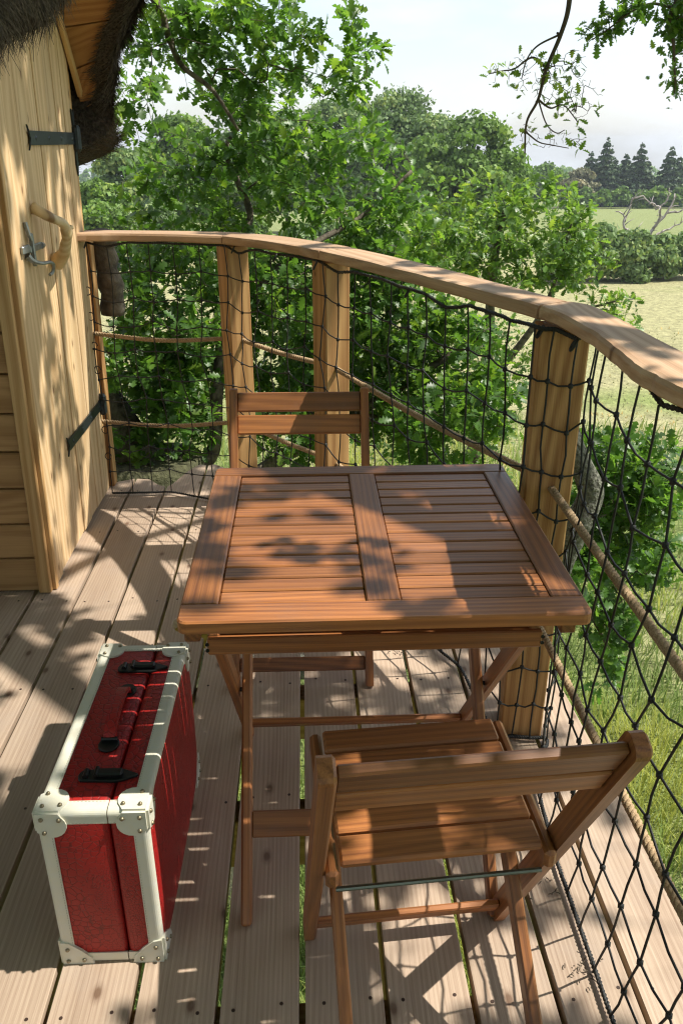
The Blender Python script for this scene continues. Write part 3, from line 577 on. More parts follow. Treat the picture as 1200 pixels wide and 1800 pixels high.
# soffit boards under the hood
wallp = [(-.852, 3.62, 1.48), (-.848, 3.50, 1.665), (-.846, 3.40, 1.79), (-.842, 3.30, 1.92), (-.84, 3.20, 2.04), (-.838, 3.09, 2.14), (-.838, 2.97, 2.14), (-.84, 2.87, 2.03), (-.842, 2.77, 1.90), (-.846, 2.67, 1.78), (-.85, 2.57, 1.65), (-.853, 2.47, 1.52)]
rimp = [(-.80, 3.60, 1.55), (-.75, 3.50, 1.70), (-.67, 3.44, 1.82), (-.60, 3.38, 1.94), (-.55, 3.26, 2.09), (-.50, 3.10, 2.23), (-.50, 2.94, 2.25), (-.54, 2.82, 2.14), (-.57, 2.70, 2.02), (-.62, 2.58, 1.88), (-.66, 2.45, 1.76), (-.72, 2.32, 1.66)]
for i in range(len(wallp) - 1):
    a, b, c, d = [Vector(x) for x in (wallp[i], wallp[i + 1], rimp[i + 1], rimp[i])]
    a, b, c, d = a.lerp(b, .02), a.lerp(b, .98), d.lerp(c, .98), d.lerp(c, .02); nrm = (b - a).cross(d - a).normalized(); nrm = nrm if nrm.z > 0 else -nrm
    f, l = frame(a, d, nrm); f.translation = (a + b + c + d) / 4; fi_ = f.inverted()
    lo = [fi_ @ v for v in (a, b, c, d)]; up_ = [v + Vector((0, 0, .014)) for v in lo]
    me = mesh('soffit_board', lo + up_, [(0, 1, 2, 3), (7, 6, 5, 4), (0, 4, 5, 1), (1, 5, 6, 2), (2, 6, 7, 3), (3, 7, 4, 0)], M['soffit'])
    link('soffit_board', me, roof, CI @ f)
bar('gable_trim', M['trim'], cab, CI @ Vector((-.822, 3.02, 2.16)), CI @ Vector((-.836, 3.52, 1.585)), .035, .016, (1, 0, 0))

# ------------------------------------------------------------------ railing
PP = dict(P0=(-.90, 3.42), P1=(-.275, 3.29), P2=(.088, 2.825), P3=(.549, 1.742), P4=(.585, -.25))
ra = empty('railing', (0, 1.5, 0)); tag(ra, 'curved balcony railing of square fir posts and live edge handrail', 'railing'); RI = Matrix.Translation((0, -1.5, 0))
random.seed(21)
for (x, y), a, s_ in [(PP['P1'], 29, .092), (PP['P2'], 28, .094), (PP['P3'], -8, .104), (PP['P4'], -2, .1)]:
    f = Matrix.Translation((x, y - 1.5, .531)) @ Matrix.Rotation(R(a), 4, 'Z') @ Matrix.Rotation(R(-90), 4, 'Y')
    link('post', box_mesh('post', 1.062, s_, s_, M['post'], .004), ra, f)
bar('post', M['post'], ra, RI @ Vector((-.892, 3.50, 0)), RI @ Vector((-.872, 3.50, 1.06)), .035, .06, (0, 1, 0))
def handrail(pts, name='handrail', seed=0):
    """pts: (inner x,y),(outer x,y) stations"""
    a = (Vector((*pts[0][0], 0)) + Vector((*pts[0][1], 0))) / 2; b = (Vector((*pts[-1][0], 0)) + Vector((*pts[-1][1], 0))) / 2
    f, l = frame((a.x, a.y, 1.105), (b.x, b.y, 1.105)); fi_ = f.inverted()
    I = smoothpath([(*p[0], 1.105) for p in pts], 5); O_ = smoothpath([(*p[1], 1.105) for p in pts], 5); V_ = []
    for i, (p, q) in enumerate(zip(I, O_)):
        w = noise.noise(Vector((i * .45, seed, 0))) * .006; d = (q - p).normalized(); z = Vector((0, 0, 1)); c1 = .011; p = p + d * w; n_ = .002 * noise.noise(Vector((i * .9, seed, 5)))
        for v in (p + d * (.006 + n_) - z * .031, p - d * .001 - z * .026, p + d * .000 - z * .009, p + d * .004 - z * .002, p + d * .013, q - d * .010, q - d * .002 - z * .005, q - z * .026, q - d * .006 - z * .031): V_.append(fi_ @ v)
    k = 9; n = len(I); F_ = [(i * k + j, i * k + (j + 1) % k, (i + 1) * k + (j + 1) % k, (i + 1) * k + j) for i in range(n - 1) for j in range(k)]
    F_.append(tuple(range(k))[::-1]); F_.append(tuple((n - 1) * k + j for j in range(k)))
    bm = bmesh.new(); me = mesh(name, V_, F_, M['rail']); bm.from_mesh(me); bmesh.ops.recalc_face_normals(bm, faces=bm.faces); bm.to_mesh(me); bm.free()
    link(name, me, ra, RI @ f)
handrail([((-.86, 3.31), (-.85, 3.44)), ((-.7, 3.31), (-.68, 3.42)), ((-.5, 3.27), (-.47, 3.39)), ((-.305, 3.195), (-.265, 3.335))], seed=1)
handrail([((-.302, 3.192), (-.262, 3.332)), ((-.17, 3.06), (-.09, 3.19)), ((-.06, 2.91), (.03, 3.03)), ((.045, 2.735), (.135, 2.865))], seed=4)
handrail([((.047, 2.732), (.137, 2.862)), ((.17, 2.49), (.26, 2.60)), ((.29, 2.22), (.385, 2.31)), ((.40, 1.97), (.48, 2.05)), ((.492, 1.745), (.575, 1.795))], seed=8)
handrail([((.496, 1.742), (.580, 1.792)), ((.512, 1.69), (.612, 1.74)), ((.521, 1.61), (.622, 1.62)), ((.526, 1.47), (.624, 1.47)), ((.520, 1.34), (.628, 1.34)), ((.512, 1.23), (.632, 1.23)), ((.520, 1.15), (.632, 1.15)), ((.533, 1.06), (.632, 1.05)), ((.535, .9), (.636, .9)), ((.53, .6), (.64, .6)), ((.53, .1), (.64, .1)), ((.53, -.4), (.64, -.4))], seed=12)
def ropeg(P, r, pitch=.03, step=.006):
    P = [Vector(p) for p in P]; L_ = sum((b - a).length for a, b in zip(P, P[1:])); n = int(L_ / step); S = smoothpath(P, max(2, n // (len(P) - 1))); V_ = []; F_ = []
    for s_ in range(3):
        Q = []; d0 = 0
        for i, p in enumerate(S):
            t = (S[min(i + 1, len(S) - 1)] - S[max(i - 1, 0)]).normalized(); x = Vector((0, 0, 1)).cross(t).normalized(); y = t.cross(x)
            if i: d0 += (p - S[i - 1]).length
            a = 2 * math.pi * (s_ / 3 + d0 / pitch); Q.append(p + (x * math.cos(a) + y * math.sin(a)) * r * .5)
        v, f_ = tubeg(Q, r * .56, 6); b0 = len(V_); V_ += v; F_ += [tuple(b0 + k_ for k_ in ff) for ff in f_]
    return V_, F_
for z in (.355, .705):
    for a, b, sag in [('P0', 'P1', .02), ('P1', 'P2', .008), ('P2', 'P3', .012), ('P3', 'P4', .02)]:
        A_, B_ = Vector((*PP[a], z)), Vector((*PP[b], z)); zz = .03 if (a == 'P0' and z < .5) else 0
        A_.z -= zz
        mid = (A_ + B_) / 2 - Vector((0, 0, sag)); V_, F_ = ropeg([RI @ A_, RI @ mid, RI @ B_], .0095, .036)
        mb = MB(); mb.add(V_, F_); mb.obj('guard_rope', M['rope'], ra, smooth=True)
# bark covered stub hanging beside the cabin corner
st = MB(); sp_ = smoothpath([(0, 0, 0), (.005, 0, .12), (-.01, .01, .25), (0, 0, .34)], 4); V_, F_ = tubeg(sp_, [.05 + .006 * math.sin(i * 1.9) for i in range(len(sp_))], 14)
st.add([Vector(v) + Vector((noise.noise(Vector(v) * 30) * .008, 0, 0)) for v in V_], F_)
tag(st.obj('log_stub', M['bark'], None, Matrix.Translation((-.825, 3.60, .745)), smooth=True), 'short dark bark covered log end standing outside the net by the door', 'log')

# ------------------------------------------------------------------ safety net
net = empty('safety_net', (0, 1.5, 0)); tag(net, 'black knotted cord net strung between handrail and deck boards', 'net'); 
TK = [((-.845, 3.37), 3), ((-.60, 3.30), 3), ((-.295, 3.214), 6), ((.060, 2.748), 4), ((.235, 2.29), 4), ((.385, 1.95), 3), ((.476, 1.690), 3), ((.600, 1.668), 2), ((.560, 1.50), 3), ((.548, 1.20), 4), ((.545, .75), 9), ((.545, -.2), 0)]
BK = [((-.86, 3.36), 3), ((-.60, 3.36), 3), ((-.297, 3.212), 6), ((.055, 2.742), 4), ((.27, 2.32), 4), ((.435, 1.99), 3), ((.474, 1.688), 3), ((.602, 1.664), 2), ((.535, 1.52), 3), ((.518, 1.28), 4), ((.513, .93), 9), ((.53, .05), 0)]
def anchors(A_, z):
    out = []
    for (p, n), (q, _) in zip(A_, A_[1:]): out += [Vector((p[0] + (q[0] - p[0]) * i / n, p[1] + (q[1] - p[1]) * i / n, z)) for i in range(n)]
    return out + [Vector((*A_[-1][0], z))]
def resample(P, n, t0=0):
    d = [0]
    for a, b in zip(P, P[1:]): d.append(d[-1] + (b - a).length)
    out = []; j = 0
    for i in range(n):
        s_ = d[-1] * i / (n - 1)
        while j < len(P) - 2 and d[j + 1] < s_: j += 1
        u = (s_ - d[j]) / max(1e-9, d[j + 1] - d[j]); out.append(P[j].lerp(P[j + 1], min(1, max(0, u))))
    return out
T_ = anchors(TK, 1.070); B_ = anchors(BK, .013); NC, NR = len(T_), 10; K = {}
random.seed(4)
for i in range(NC):
    sag = -.020 * max(0, math.sin(i * 1.05 + .6)) ** 4 - .001
    T_[i] = T_[i] + Vector((0, 0, sag))
    for j in range(NR + 1):
        s_ = j / NR; p = T_[i].lerp(B_[i], s_); e = min(s_, 1 - s_) * 4; e = min(1, e)
        along = (T_[min(i + 1, NC - 1)] - T_[max(i - 1, 0)]).normalized()
        K[i, j] = p + along * ((random.gauss(0, .005) + .012 * math.sin(j * 1.1 + i * .15)) * e * (.15 if 18 < i < 26 else 1)) + Vector((random.gauss(0, .003), random.gauss(0, .003), (random.gauss(0, .006) + .012 * (-1) ** (i + j) * .6) * e))
ns_ = MB(); NI = RI
def strand(a, b, sag=0.0, r=.0023):
    m_ = (a + b) / 2 + Vector((0, 0, -sag)) + Vector((random.gauss(0, .0015), random.gauss(0, .0015), 0)); ns_.add(*tubeg([NI @ a, NI @ m_, NI @ b], r, 5, caps=False))
ico = bmesh.new(); bmesh.ops.create_icosphere(ico, subdivisions=1, radius=1); IV = [v.co.copy() for v in ico.verts]; IF = [tuple(v.index for v in f_.verts) for f_ in ico.faces]; ico.free()
for i in range(NC):
    for j in range(NR + 1):
        if j < NR: strand(K[i, j], K[i, j + 1])
        if i < NC - 1 and 0 < j < NR: strand(K[i, j], K[i + 1, j], random.uniform(.001, .007))
        if 0 < j < NR: ns_.add([NI @ (K[i, j] + Vector((v.x * .0062, v.y * .0062, v.z * .008))) for v in IV], IF)
ns_.obj('net_mesh', M['cord'], net, smooth=True)
mb = MB(); P_ = []
for i in range(NC - 1):
    for u in (0, .5): P_.append(T_[i].lerp(T_[i + 1], u) + Vector((random.gauss(0, .0012), random.gauss(0, .0012), random.gauss(0, .0015))))
mb.add(*ropeg([NI @ p for p in P_], .0052, .02, .008)); mb.obj('top_cord', M['cord'], net, smooth=True)
mb = MB(); mb.add(*ropeg([NI @ (p + Vector((random.gauss(0, .002), 0, 0))) for p in B_], .0055, .02, .008)); mb.obj('bottom_cord', M['cord'], net, smooth=True)
mb = MB()   # side lashings to the cabin wall and up to the rail
for z in (.18, .3, .42, .56, .66, .78, .88):
    c = Vector((-.862, 3.37, z)); MB().add(*tubeg([NI @ (c + Vector((.013 * math.cos(t), .004, .016 * math.sin(t)))) for t in np.linspace(0, 5.6, 12)], .002, 5)).obj('lashing', M['cord'], net, smooth=True)
for x, y in [(-.845, 3.36), (-.262, 3.17), (.035, 2.73), (.49, 1.70), (.525, 1.58), (.27, 2.2), (-.1, 2.93)]:
    c = Vector((x, y, 1.058)); MB().add(*tubeg([NI @ (c + Vector((.006 * math.cos(t), .007 * math.sin(t), .012 * math.cos(t)))) for t in np.linspace(0, 6.2, 14)], .003, 5)).obj('lashing', M['cord'], net, smooth=True)

# ------------------------------------------------------------------ folding table
tb = empty('folding_table', (.118, 1.47, 0)); tag(tb, 'square oiled hardwood folding table with slatted top', 'table'); TI = Matrix.Translation((-.118, -1.47, 0))
def tbar(name, p0, p1, w, t, up=(0, 0, 1), b=.0025): return bar(name, M['teak'], tb, TI @ Vector(p0), TI @ Vector(p1), w, t, up, b)
zt_ = .709
fr_y0, fr_y1 = 1.130, 1.815; XL, XR = -.216, .462
def rounded(name, L_, W_, rc, Mx, mt=M['teak'], T=.022):
    def corner(cx, cy, a0, rr): return [(cx + rr * math.cos(a), cy + rr * math.sin(a)) for a in np.linspace(a0, a0 + math.pi / 2, 5)] if rr > .001 else [(cx, cy)]
    x, y = L_ / 2, W_ / 2; r4 = rc; pts = corner(x - r4[0], y - r4[0], 0, r4[0]) + corner(-x + r4[1], y - r4[1], math.pi / 2, r4[1]) + corner(-x + r4[2], -y + r4[2], math.pi, r4[2]) + corner(x - r4[3], -y + r4[3], 1.5 * math.pi, r4[3])
    V_, F_ = prism(pts, T, .003); return link(name, mesh(name, V_, F_, mt), tb, Mx)
rounded('frame_rail', XR - XL, .058, (.0, .0, .016, .016), TI @ Matrix.Translation(((XL + XR) / 2, fr_y0 + .029, .72)))
rounded('frame_rail', XR - XL, .050, (.016, .016, 0, 0), TI @ Matrix.Translation(((XL + XR) / 2, fr_y1 - .025, .72)))
for x, w in [(XL + .031, .062), (.123, .058), (XR - .027, .054)]: tbar('frame_stile', (x, fr_y0 + .0585, zt_), (x, fr_y1 - .0505, zt_), w, .0215)
sy0, sy1 = fr_y0 + .0605, fr_y1 - .0525; pit = (sy1 - sy0) / 13
for i in range(13):
    for xa, xb in ((XL + .063, .0935), (.1525, XR - .0545)): tbar('slat', (xa, sy0 + pit * (i + .5), zt_ - .0015), (xb, sy0 + pit * (i + .5), zt_ - .0015), pit - .0042, .018)
for x in (-.195, .43): tbar('runner', (x, 1.152, .683), (x, 1.795, .683), .026, .03)
LW = .036
for x, y0, y1, nm in [(-.165, 1.20, 1.745, 'leg'), (.386, 1.20, 1.745, 'leg')]: tbar(nm, (x, y0, .668), (x, y1, .0), .021, LW, (0, .8, .8), .004)
for x, y0, y1, nm in [(-.138, 1.155, 1.72, 'leg'), (.356, 1.155, 1.72, 'leg')]: tbar(nm, (x, y0, 0), (x, y1, .668), .021, LW, (0, -.8, .8), .004)
tbar('apron', (-.176, 1.192, .638), (.398, 1.192, .638), .02, .034)
tbar('apron', (-.15, 1.735, .640), (.372, 1.735, .640), .02, .034)
tbar('stretcher', (-.154, 1.672, .085), (.375, 1.672, .085), .016, .034, (0, -.63, .77))
tbar('stretcher', (-.127, 1.275, .145), (.345, 1.275, .145), .016, .052, (0, .65, .76))
mb = MB()
for x in (-.152, .371):
    c = TI @ Vector((x, 1.46, .345)); MB().add(*tubeg([c - Vector((.022, 0, 0)), c + Vector((.022, 0, 0))], .005, 8)).obj('bolt', M['blackmetal'], tb)
for x in (-.176, .398):
    for dy in (0, .012): c = TI @ Vector((x, 1.1815, .632 + dy)); MB().add(*tubeg([c, c - Vector((0, .0015, 0))], .0035, 8)).obj('bolt', M['blackmetal'], tb)


# ------------------------------------------------------------------ folding chairs
def make_chair(loc, rz, label):
    c = empty('folding_chair', loc, rz); tag(c, label, 'chair', 'folding chairs at the table')
    def cb(name, p0, p1, w, t, up=(0, 0, 1), b=.003, m='teak'): return bar(name, M[m], c, p0, p1, w, t, up, b)
    s = .19; d = Vector((0, -.40, .765)).normalized(); nb = Vector((0, .765, .40)).normalized()
    for sx in (-1, 1):
        # long post: front foot to the top of the back, rounded end
        p0, p1 = Vector((sx * s, .20, 0)), Vector((sx * s, -.2, .765)); f, l = frame(p0, p1, (1, 0, 0)); hw = .0195
        poly = [(-l / 2, -hw), (l / 2 - .014, -hw)] + [(l / 2 - .014 + .014 * math.cos(a), -hw + .014 + .014 * math.sin(a)) for a in np.linspace(-1.5, 0, 4)] + [(l / 2 - .014 + .014 * math.cos(a), hw - .014 + .014 * math.sin(a)) for a in np.linspace(0, 1.5, 4)] + [(l / 2 - .014, hw), (-l / 2, hw)]
        V_, F_ = prism(poly, .0225, .004); V_ = [(x, y, z + .01125) for x, y, z in V_]; link('back_post', mesh('back_post', V_, F_, M['teak']), c, f)
        cb('leg', (sx * (s - .038), -.235, 0), (sx * (s - .038), .205, .405), .020, .034, (0, -.7, .7))
        cb('seat_rail', (sx * (s - .0215), -.052, .412), (sx * (s - .0215), .252, .428), .020, .036, b=.006)
    at_ = lambda k: Vector((0, .20, 0)).lerp(Vector((0, -.2, .765)), k)
    for k in (.953, .876):
        q = at_(k); cb('back_slat', q + Vector((-s + .0115, 0, 0)), q + Vector((s - .0115, 0, 0)), .016, .056, d, .003)
    w = .0535
    for i in range(5):
        y = -.018 + i * .0585; z = .4345 + .016 * (y + .05) / .3
        cb('seat_slat', (-s + .034, y, z), (s - .034, y, z), w, .014, (0, -.05, 1), .004)
    q = at_(.075); cb('stretcher', q + Vector((-s + .0115, 0, 0)), q + Vector((s - .0115, 0, 0)), .014, .040, d, .003)
    mb = MB(); mb.add(*tubeg([(-s + .028, -.035, .378), (s - .028, -.035, .378)], .004, 8)); mb.obj('metal_rod', M['brassrod'], c)
    cb('rear_stretcher', (-s + .048, -.19, .042), (s - .048, -.19, .042), .016, .026, (0, -.7, .7))
    return c
make_chair((.190, .951, 0), R(4.2), 'folding chair in front of the table seen from behind, its slatted seat in shade')
make_chair((-.024, 2.133, 0), R(180 - 0.5), 'folding chair on the far side of the table facing the viewer')

# ------------------------------------------------------------------ suitcase
sc_ = empty('suitcase', (-.381, 1.344, .0), R(-.6)); tag(sc_, 'red crocodile leather suitcase with white riveted trim standing on its side', 'suitcase')
w2, l2, h = .094, .2565, .372; xs_ = .028   # seam
def shell(name, xa, xb, bulge=0):
    bm = bmesh.new(); bmesh.ops.create_cube(bm, size=1)
    for v in bm.verts: v.co = Vector(((xa if v.co.x < 0 else xb), v.co.y * 2 * l2, h / 2 + v.co.z * h))
    bmesh.ops.bevel(bm, geom=[e for e in bm.edges], offset=.010, segments=3, affect='EDGES', profile=.5)
    if bulge:
        fs = [f for f in bm.faces if f.normal.x > .99]; r_ = bmesh.ops.subdivide_edges(bm, edges=list({e for f in fs for e in f.edges}), cuts=9, use_grid_fill=True)
        for v in bm.verts:
            if v.co.x > xb - .0005: v.co.x += bulge * max(0, math.cos(v.co.y / l2 * 1.45)) ** .6 * max(0, math.cos((v.co.z - h / 2) / (h / 2) * 1.45)) ** .6
    me = bpy.data.meshes.new(name); bm.to_mesh(me); bm.free(); me.materials.append(M['croc'])
    for p in me.polygons: p.use_smooth = True
    return link(name, me, sc_)
base_ = shell('case_body', -w2, xs_ - .001); lid_ = shell('case_lid', xs_ + .001, w2, .009)
def trim_strip(parent, p0, p1, n1, n2, w=.025, t=.0022):
    """L shaped leather strip along the edge p0-p1, n1 and n2 are the outward normals of its two faces"""
    p0, p1, n1, n2 = map(Vector, (p0, p1, n1, n2)); mb = MB(); rr = .0085; prof = []
    pr = [(-w, t)] + [(-rr + (rr + t) * math.cos(a), -rr + (rr + t) * math.sin(a)) for a in np.linspace(math.pi / 2, 0, 6)] + [(t, -w)]
    pi_ = [(-w, -.001)] + [(-rr + (rr - .001) * math.cos(a), -rr + (rr - .001) * math.sin(a)) for a in np.linspace(math.pi / 2, 0, 6)] + [(-.001, -w)]
    # x runs along n2, y along n1
    ring_ = [(a, b) for a, b in pr] + [(a, b) for a, b in pi_[::-1]]; k = len(ring_)
    V_ = [p + n2 * a + n1 * b for p in (p0, p1) for a, b in ring_]
    F_ = [(i, (i + 1) % k, (i + 1) % k + k, i + k) for i in range(k)] + [tuple(range(k))[::-1], tuple(range(k, 2 * k))]
    mb.add(V_, F_); o = mb.obj('leather_trim', M['whiteleather'], parent)
    bm = bmesh.new(); bm.from_mesh(o.data); bmesh.ops.recalc_face_normals(bm, faces=bm.faces); bm.to_mesh(o.data); bm.free()
    for m_, a in ((n1, n2), (n2, n1)):   # stitching lines
        L_ = (p1 - p0).length; ns2 = int(L_ / .0062); sm = MB(); dirv = (p1 - p0).normalized()
    sm = MB(); L_ = (p1 - p0).length; dv_ = (p1 - p0).normalized()
    for nn1, nn2 in ((n1, n2), (n2, n1)):
        for i in range(int(L_ / .0065)):
            c = p0 + dv_ * (i + .5) * .0065 - nn2 * (w - .0025) + nn1 * (t + .0002); e = dv_ * .0019; q = nn2 * .0005; u = nn1 * .0004
            sm.add([c - e - q, c + e - q, c + e + q, c - e + q, c - e - q + u, c + e - q + u, c + e + q + u, c - e + q + u], [(4, 5, 6, 7), (0, 1, 5, 4), (2, 3, 7, 6)])
    return o, sm
stm = MB()
for parent, xa, xb in ((base_, -w2, xs_ - .001), (lid_, xs_ + .001, w2)):
    sgn = -1 if parent is base_ else 1; X = -w2 if sgn < 0 else w2
    for s in (-1, 1):
        for args in [((X, s * l2, 0), (X, s * l2, h), (sgn, 0, 0), (0, s, 0))]:
            o, sm = trim_strip(parent, *args); stm.add(sm.V, sm.F)
        o, sm = trim_strip(parent, (xa if sgn < 0 else xa, s * l2, h), (xb, s * l2, h), (0, 0, 1), (0, s, 0)); stm.add(sm.V, sm.F)
        trim_strip(parent, (xa, s * l2, 0), (xb, s * l2, 0), (0, 0, -1), (0, s, 0))
    o, sm = trim_strip(parent, (X, -l2, h), (X, l2, h), (sgn, 0, 0), (0, 0, 1)); stm.add(sm.V, sm.F)
    trim_strip(parent, (X, -l2, 0), (X, l2, 0), (sgn, 0, 0), (0, 0, -1))
stm.obj('stitching', M['stitch'], sc_, kind='stuff')
riv = bmesh.new(); bmesh.ops.create_uvsphere(riv, u_segments=8, v_segments=5, radius=1); RVm = bpy.data.meshes.new('rivet'); riv.to_mesh(RVm); riv.free(); RVm.materials.append(M['rivet'])
for p_ in RVm.polygons: p_.use_smooth = True
for sx in (-1, 1):
    for s in (-1, 1):
        for sz in (0, 1):
            cp = MB(); c = Vector((sx * w2, s * l2, sz * h)); parent = base_ if sx < 0 else lid_; rv = []
            for n_, a, b in (((sx, 0, 0), (0, -s, 0), (0, 0, 1 if not sz else -1)), ((0, s, 0), (-sx, 0, 0), (0, 0, 1 if not sz else -1)), ((0, 0, 1 if sz else -1), (-sx, 0, 0), (0, -s, 0))):
                n_, a, b = map(Vector, (n_, a, b)); rr = .052; st0 = .003
                if sz: arc = [(rr * (.5 + .5 * 0) + .0, 0)] and [(0, 0), (.040, 0)] + [(.026 + .026 * math.cos(t), .026 + .026 * math.sin(t)) for t in np.linspace(-.75, math.pi / 2 + .75, 10)] + [(0, .040)]
                else: arc = [(0, 0), (.058, 0), (.055, .016), (.038, .036), (.016, .055), (0, .058)]
                P_ = [c + a * u + b * v - (a + b) * .0005 for u, v in arc]; n = len(P_)
                V_ = [p + n_ * (st0 + .0022) for p in P_] + [p + n_ * (-.002) for p in P_]
                cp.add(V_, [tuple(range(n)), tuple(range(n, 2 * n))[::-1]] + [(i, (i + 1) % n, (i + 1) % n + n, i + n) for i in range(n)])
                for u, v in ((.010, .010), (.040, .012), (.012, .040)): rv.append(c + a * u + b * v + n_ * (st0 + .003))
            o = cp.obj('corner_cap', M['whiteleather'], sc_)
            bm = bmesh.new(); bm.from_mesh(o.data); bmesh.ops.recalc_face_normals(bm, faces=bm.faces); bm.to_mesh(o.data); bm.free()
            for p in rv:
                if p.z > -.002: r_ = link('rivet', RVm, o, Matrix.Translation(p) @ Matrix.Diagonal((.0042, .0042, .0042, 1)))
for y in (-.171, .163):     # catches across the seam
    mb = MB(); z = h + .0035
    poly = [(-.045, -.014), (.018, -.017), (.03, -.014), (.052, -.004), (.056, 0), (.052, .004), (.03, .014), (.018, .017), (-.045, .014), (-.050, .008), (-.052, 0), (-.050, -.008)]
    V_, F_ = prism(poly, .005, .0015); mb.add([(a + xs_ - .018, b + y, c + z + .002) for a, b, c in V_], F_)
    V_, F_ = boxg(.046, .018, .010, .003); mb.add([(a + xs_ - .012, b + y, c + z + .006) for a, b, c in V_], F_)
    mb.add(*tubeg([(xs_ - .055, y - .009, z + .005), (xs_ - .055, y + .009, z + .005)], .005, 8))
    mb.add(*tubeg([(xs_ - .036, y - .011, z + .009), (xs_ - .036, y + .011, z + .009)], .004, 8))
    mb.obj('catch', M['blackmetal'], sc_)
hx = -.006; mb = MB(); hpath = smoothpath([(hx, -.078, h + .006), (hx, -.066, h + .022), (hx, -.03, h + .031), (hx, .03, h + .031), (hx, .062, h + .022), (hx, .074, h + .006)], 5)
for i in range(len(hpath) - 1):
    pass
V_ = []; F_ = []
for i, p in enumerate(hpath):
    t = (hpath[min(i + 1, len(hpath) - 1)] - hpath[max(i - 1, 0)]).normalized(); n_ = Vector((1, 0, 0)).cross(t).normalized(); n_ = n_ if n_.z > 0 else -n_; wd = .0125
    V_ += [p - Vector((wd, 0, 0)) - n_ * .003, p + Vector((wd, 0, 0)) - n_ * .003, p + Vector((wd * .85, 0, 0)) + n_ * .004, p - Vector((wd * .85, 0, 0)) + n_ * .004]
n = len(hpath); F_ = [(i * 4 + j, i * 4 + (j + 1) % 4, (i + 1) * 4 + (j + 1) % 4, (i + 1) * 4 + j) for i in range(n - 1) for j in range(4)] + [(3, 2, 1, 0), tuple((n - 1) * 4 + j for j in range(4))]
mb.add(V_, F_); hd = mb.obj('handle', M['croc'], sc_)
mb = MB()
for y in (-.086, .082):
    mb = MB(); poly = [(.020 * math.cos(t), .022 * math.sin(t)) for t in np.linspace(0, 2 * math.pi, 13)[:-1]]; V_, F_ = prism(poly, .004, .001); mb.add([(a + hx, b + y, c + h + .0045) for a, b, c in V_], F_)
    mb.add(*tubeg([(hx - .015, y + (.008 if y < 0 else -.008), h + .009), (hx + .015, y + (.008 if y < 0 else -.008), h + .009)], .0045, 8))
    mb.obj('handle_mount', M['blackmetal'], hd)

# dried bits on the boards
mb = MB(); random.seed(8)
for cx, cy, n in [(.50, 1.02, 26), (.47, 1.22, 14), (.26, 2.1, 26), (-.42, 1.9, 8), (.0, 2.4, 10)]:
    for i in range(n):
        p = Vector((cx + random.gauss(0, .018), cy + random.gauss(0, .018), .004)); d = Vector((random.uniform(-1, 1), random.uniform(-1, 1), random.uniform(0, .3))) * random.uniform(.004, .013)
        mb.add(*tubeg([p, p + d * .5 + Vector((0, 0, .002)), p + d], .0011, 4))
tag(mb.obj('dry_debris', M['twig']), 'crumbs of dry lichen and catkins lying on the deck boards', 'debris', kind='stuff')

# ------------------------------------------------------------------ oaks
half = [(0, .0), (.20, .15), (.28, .07), (.39, .28), (.49, .11), (.61, .33), (.72, .13), (.85, .23), (1.0, 0)]
LT = [(x, 0, -.0 + .06 * math.sin(x * 3)) for x, y in half]; nL = len(half)
LT += [(x, y, .05 * y / .2 + .06 * math.sin(x * 3)) for x, y in half[1:-1]] + [(x, -y, .05 * y / .2 + .06 * math.sin(x * 3)) for x, y in half[1:-1]]
LF = []
for i in range(nL - 1):
    a, b = i, i + 1; ua = nL + i - 1; ub = nL + i; da = nL + (nL - 2) + i - 1; db = da + 1
    if i == 0: LF += [(a, b, ub), (b, a, db)]
    elif i == nL - 2: LF += [(a, b, ua), (b, a, da)]
    else: LF += [(a, b, ub, ua), (b, a, da, db)]
LT = np.array(LT); 
def tree_graph(limbs, tips, seglen=.16, jit=.035, seed=0):
    """limbs: list of (points, r0, r1). tips: Nx3. returns nodes, parents, is-limb radii"""
    g = np.random.default_rng(seed); nodes = []; par = []; rad = []
    for P, r0, r1 in limbs:
        S = smoothpath(P, 5); n = len(S)
        pi = -1
        if nodes:
            d = np.linalg.norm(np.array(nodes) - np.array(S[0]), axis=1); pi = int(d.argmin()) if d.min() < .5 else -1
        for i, p in enumerate(S):
            nodes.append(np.array(p) + (g.normal(0, .006, 3) if 0 < i else 0)); par.append(pi); rad.append(r0 + (r1 - r0) * i / (n - 1)); pi = len(nodes) - 1
    nl = len(nodes); buf = np.zeros((nl + len(tips) * 14, 3)); buf[:nl] = nodes; cnt = nl
    d0 = np.array([np.min(np.linalg.norm(buf[:nl] - t, axis=1)) for t in tips]); ends = []
    for k in np.argsort(d0):
        t = tips[k]; d = np.linalg.norm(buf[:cnt] - t, axis=1); j = int(d.argmin()); L_ = d[j]
        n = max(1, min(12, int(L_ / seglen))); p0 = buf[j].copy(); bend = g.normal(0, .12, 3) * L_
        for i in range(1, n + 1):
            u = i / n; q = p0 * (1 - u) + t * u + bend * math.sin(math.pi * u) * .8 + (g.normal(0, jit * .25, 3) if i < n else 0)
            buf[cnt] = q; par.append(j); rad.append(0); j = cnt; cnt += 1
        ends.append(j)
    return buf[:cnt], np.array(par), np.array(rad), nl, ends
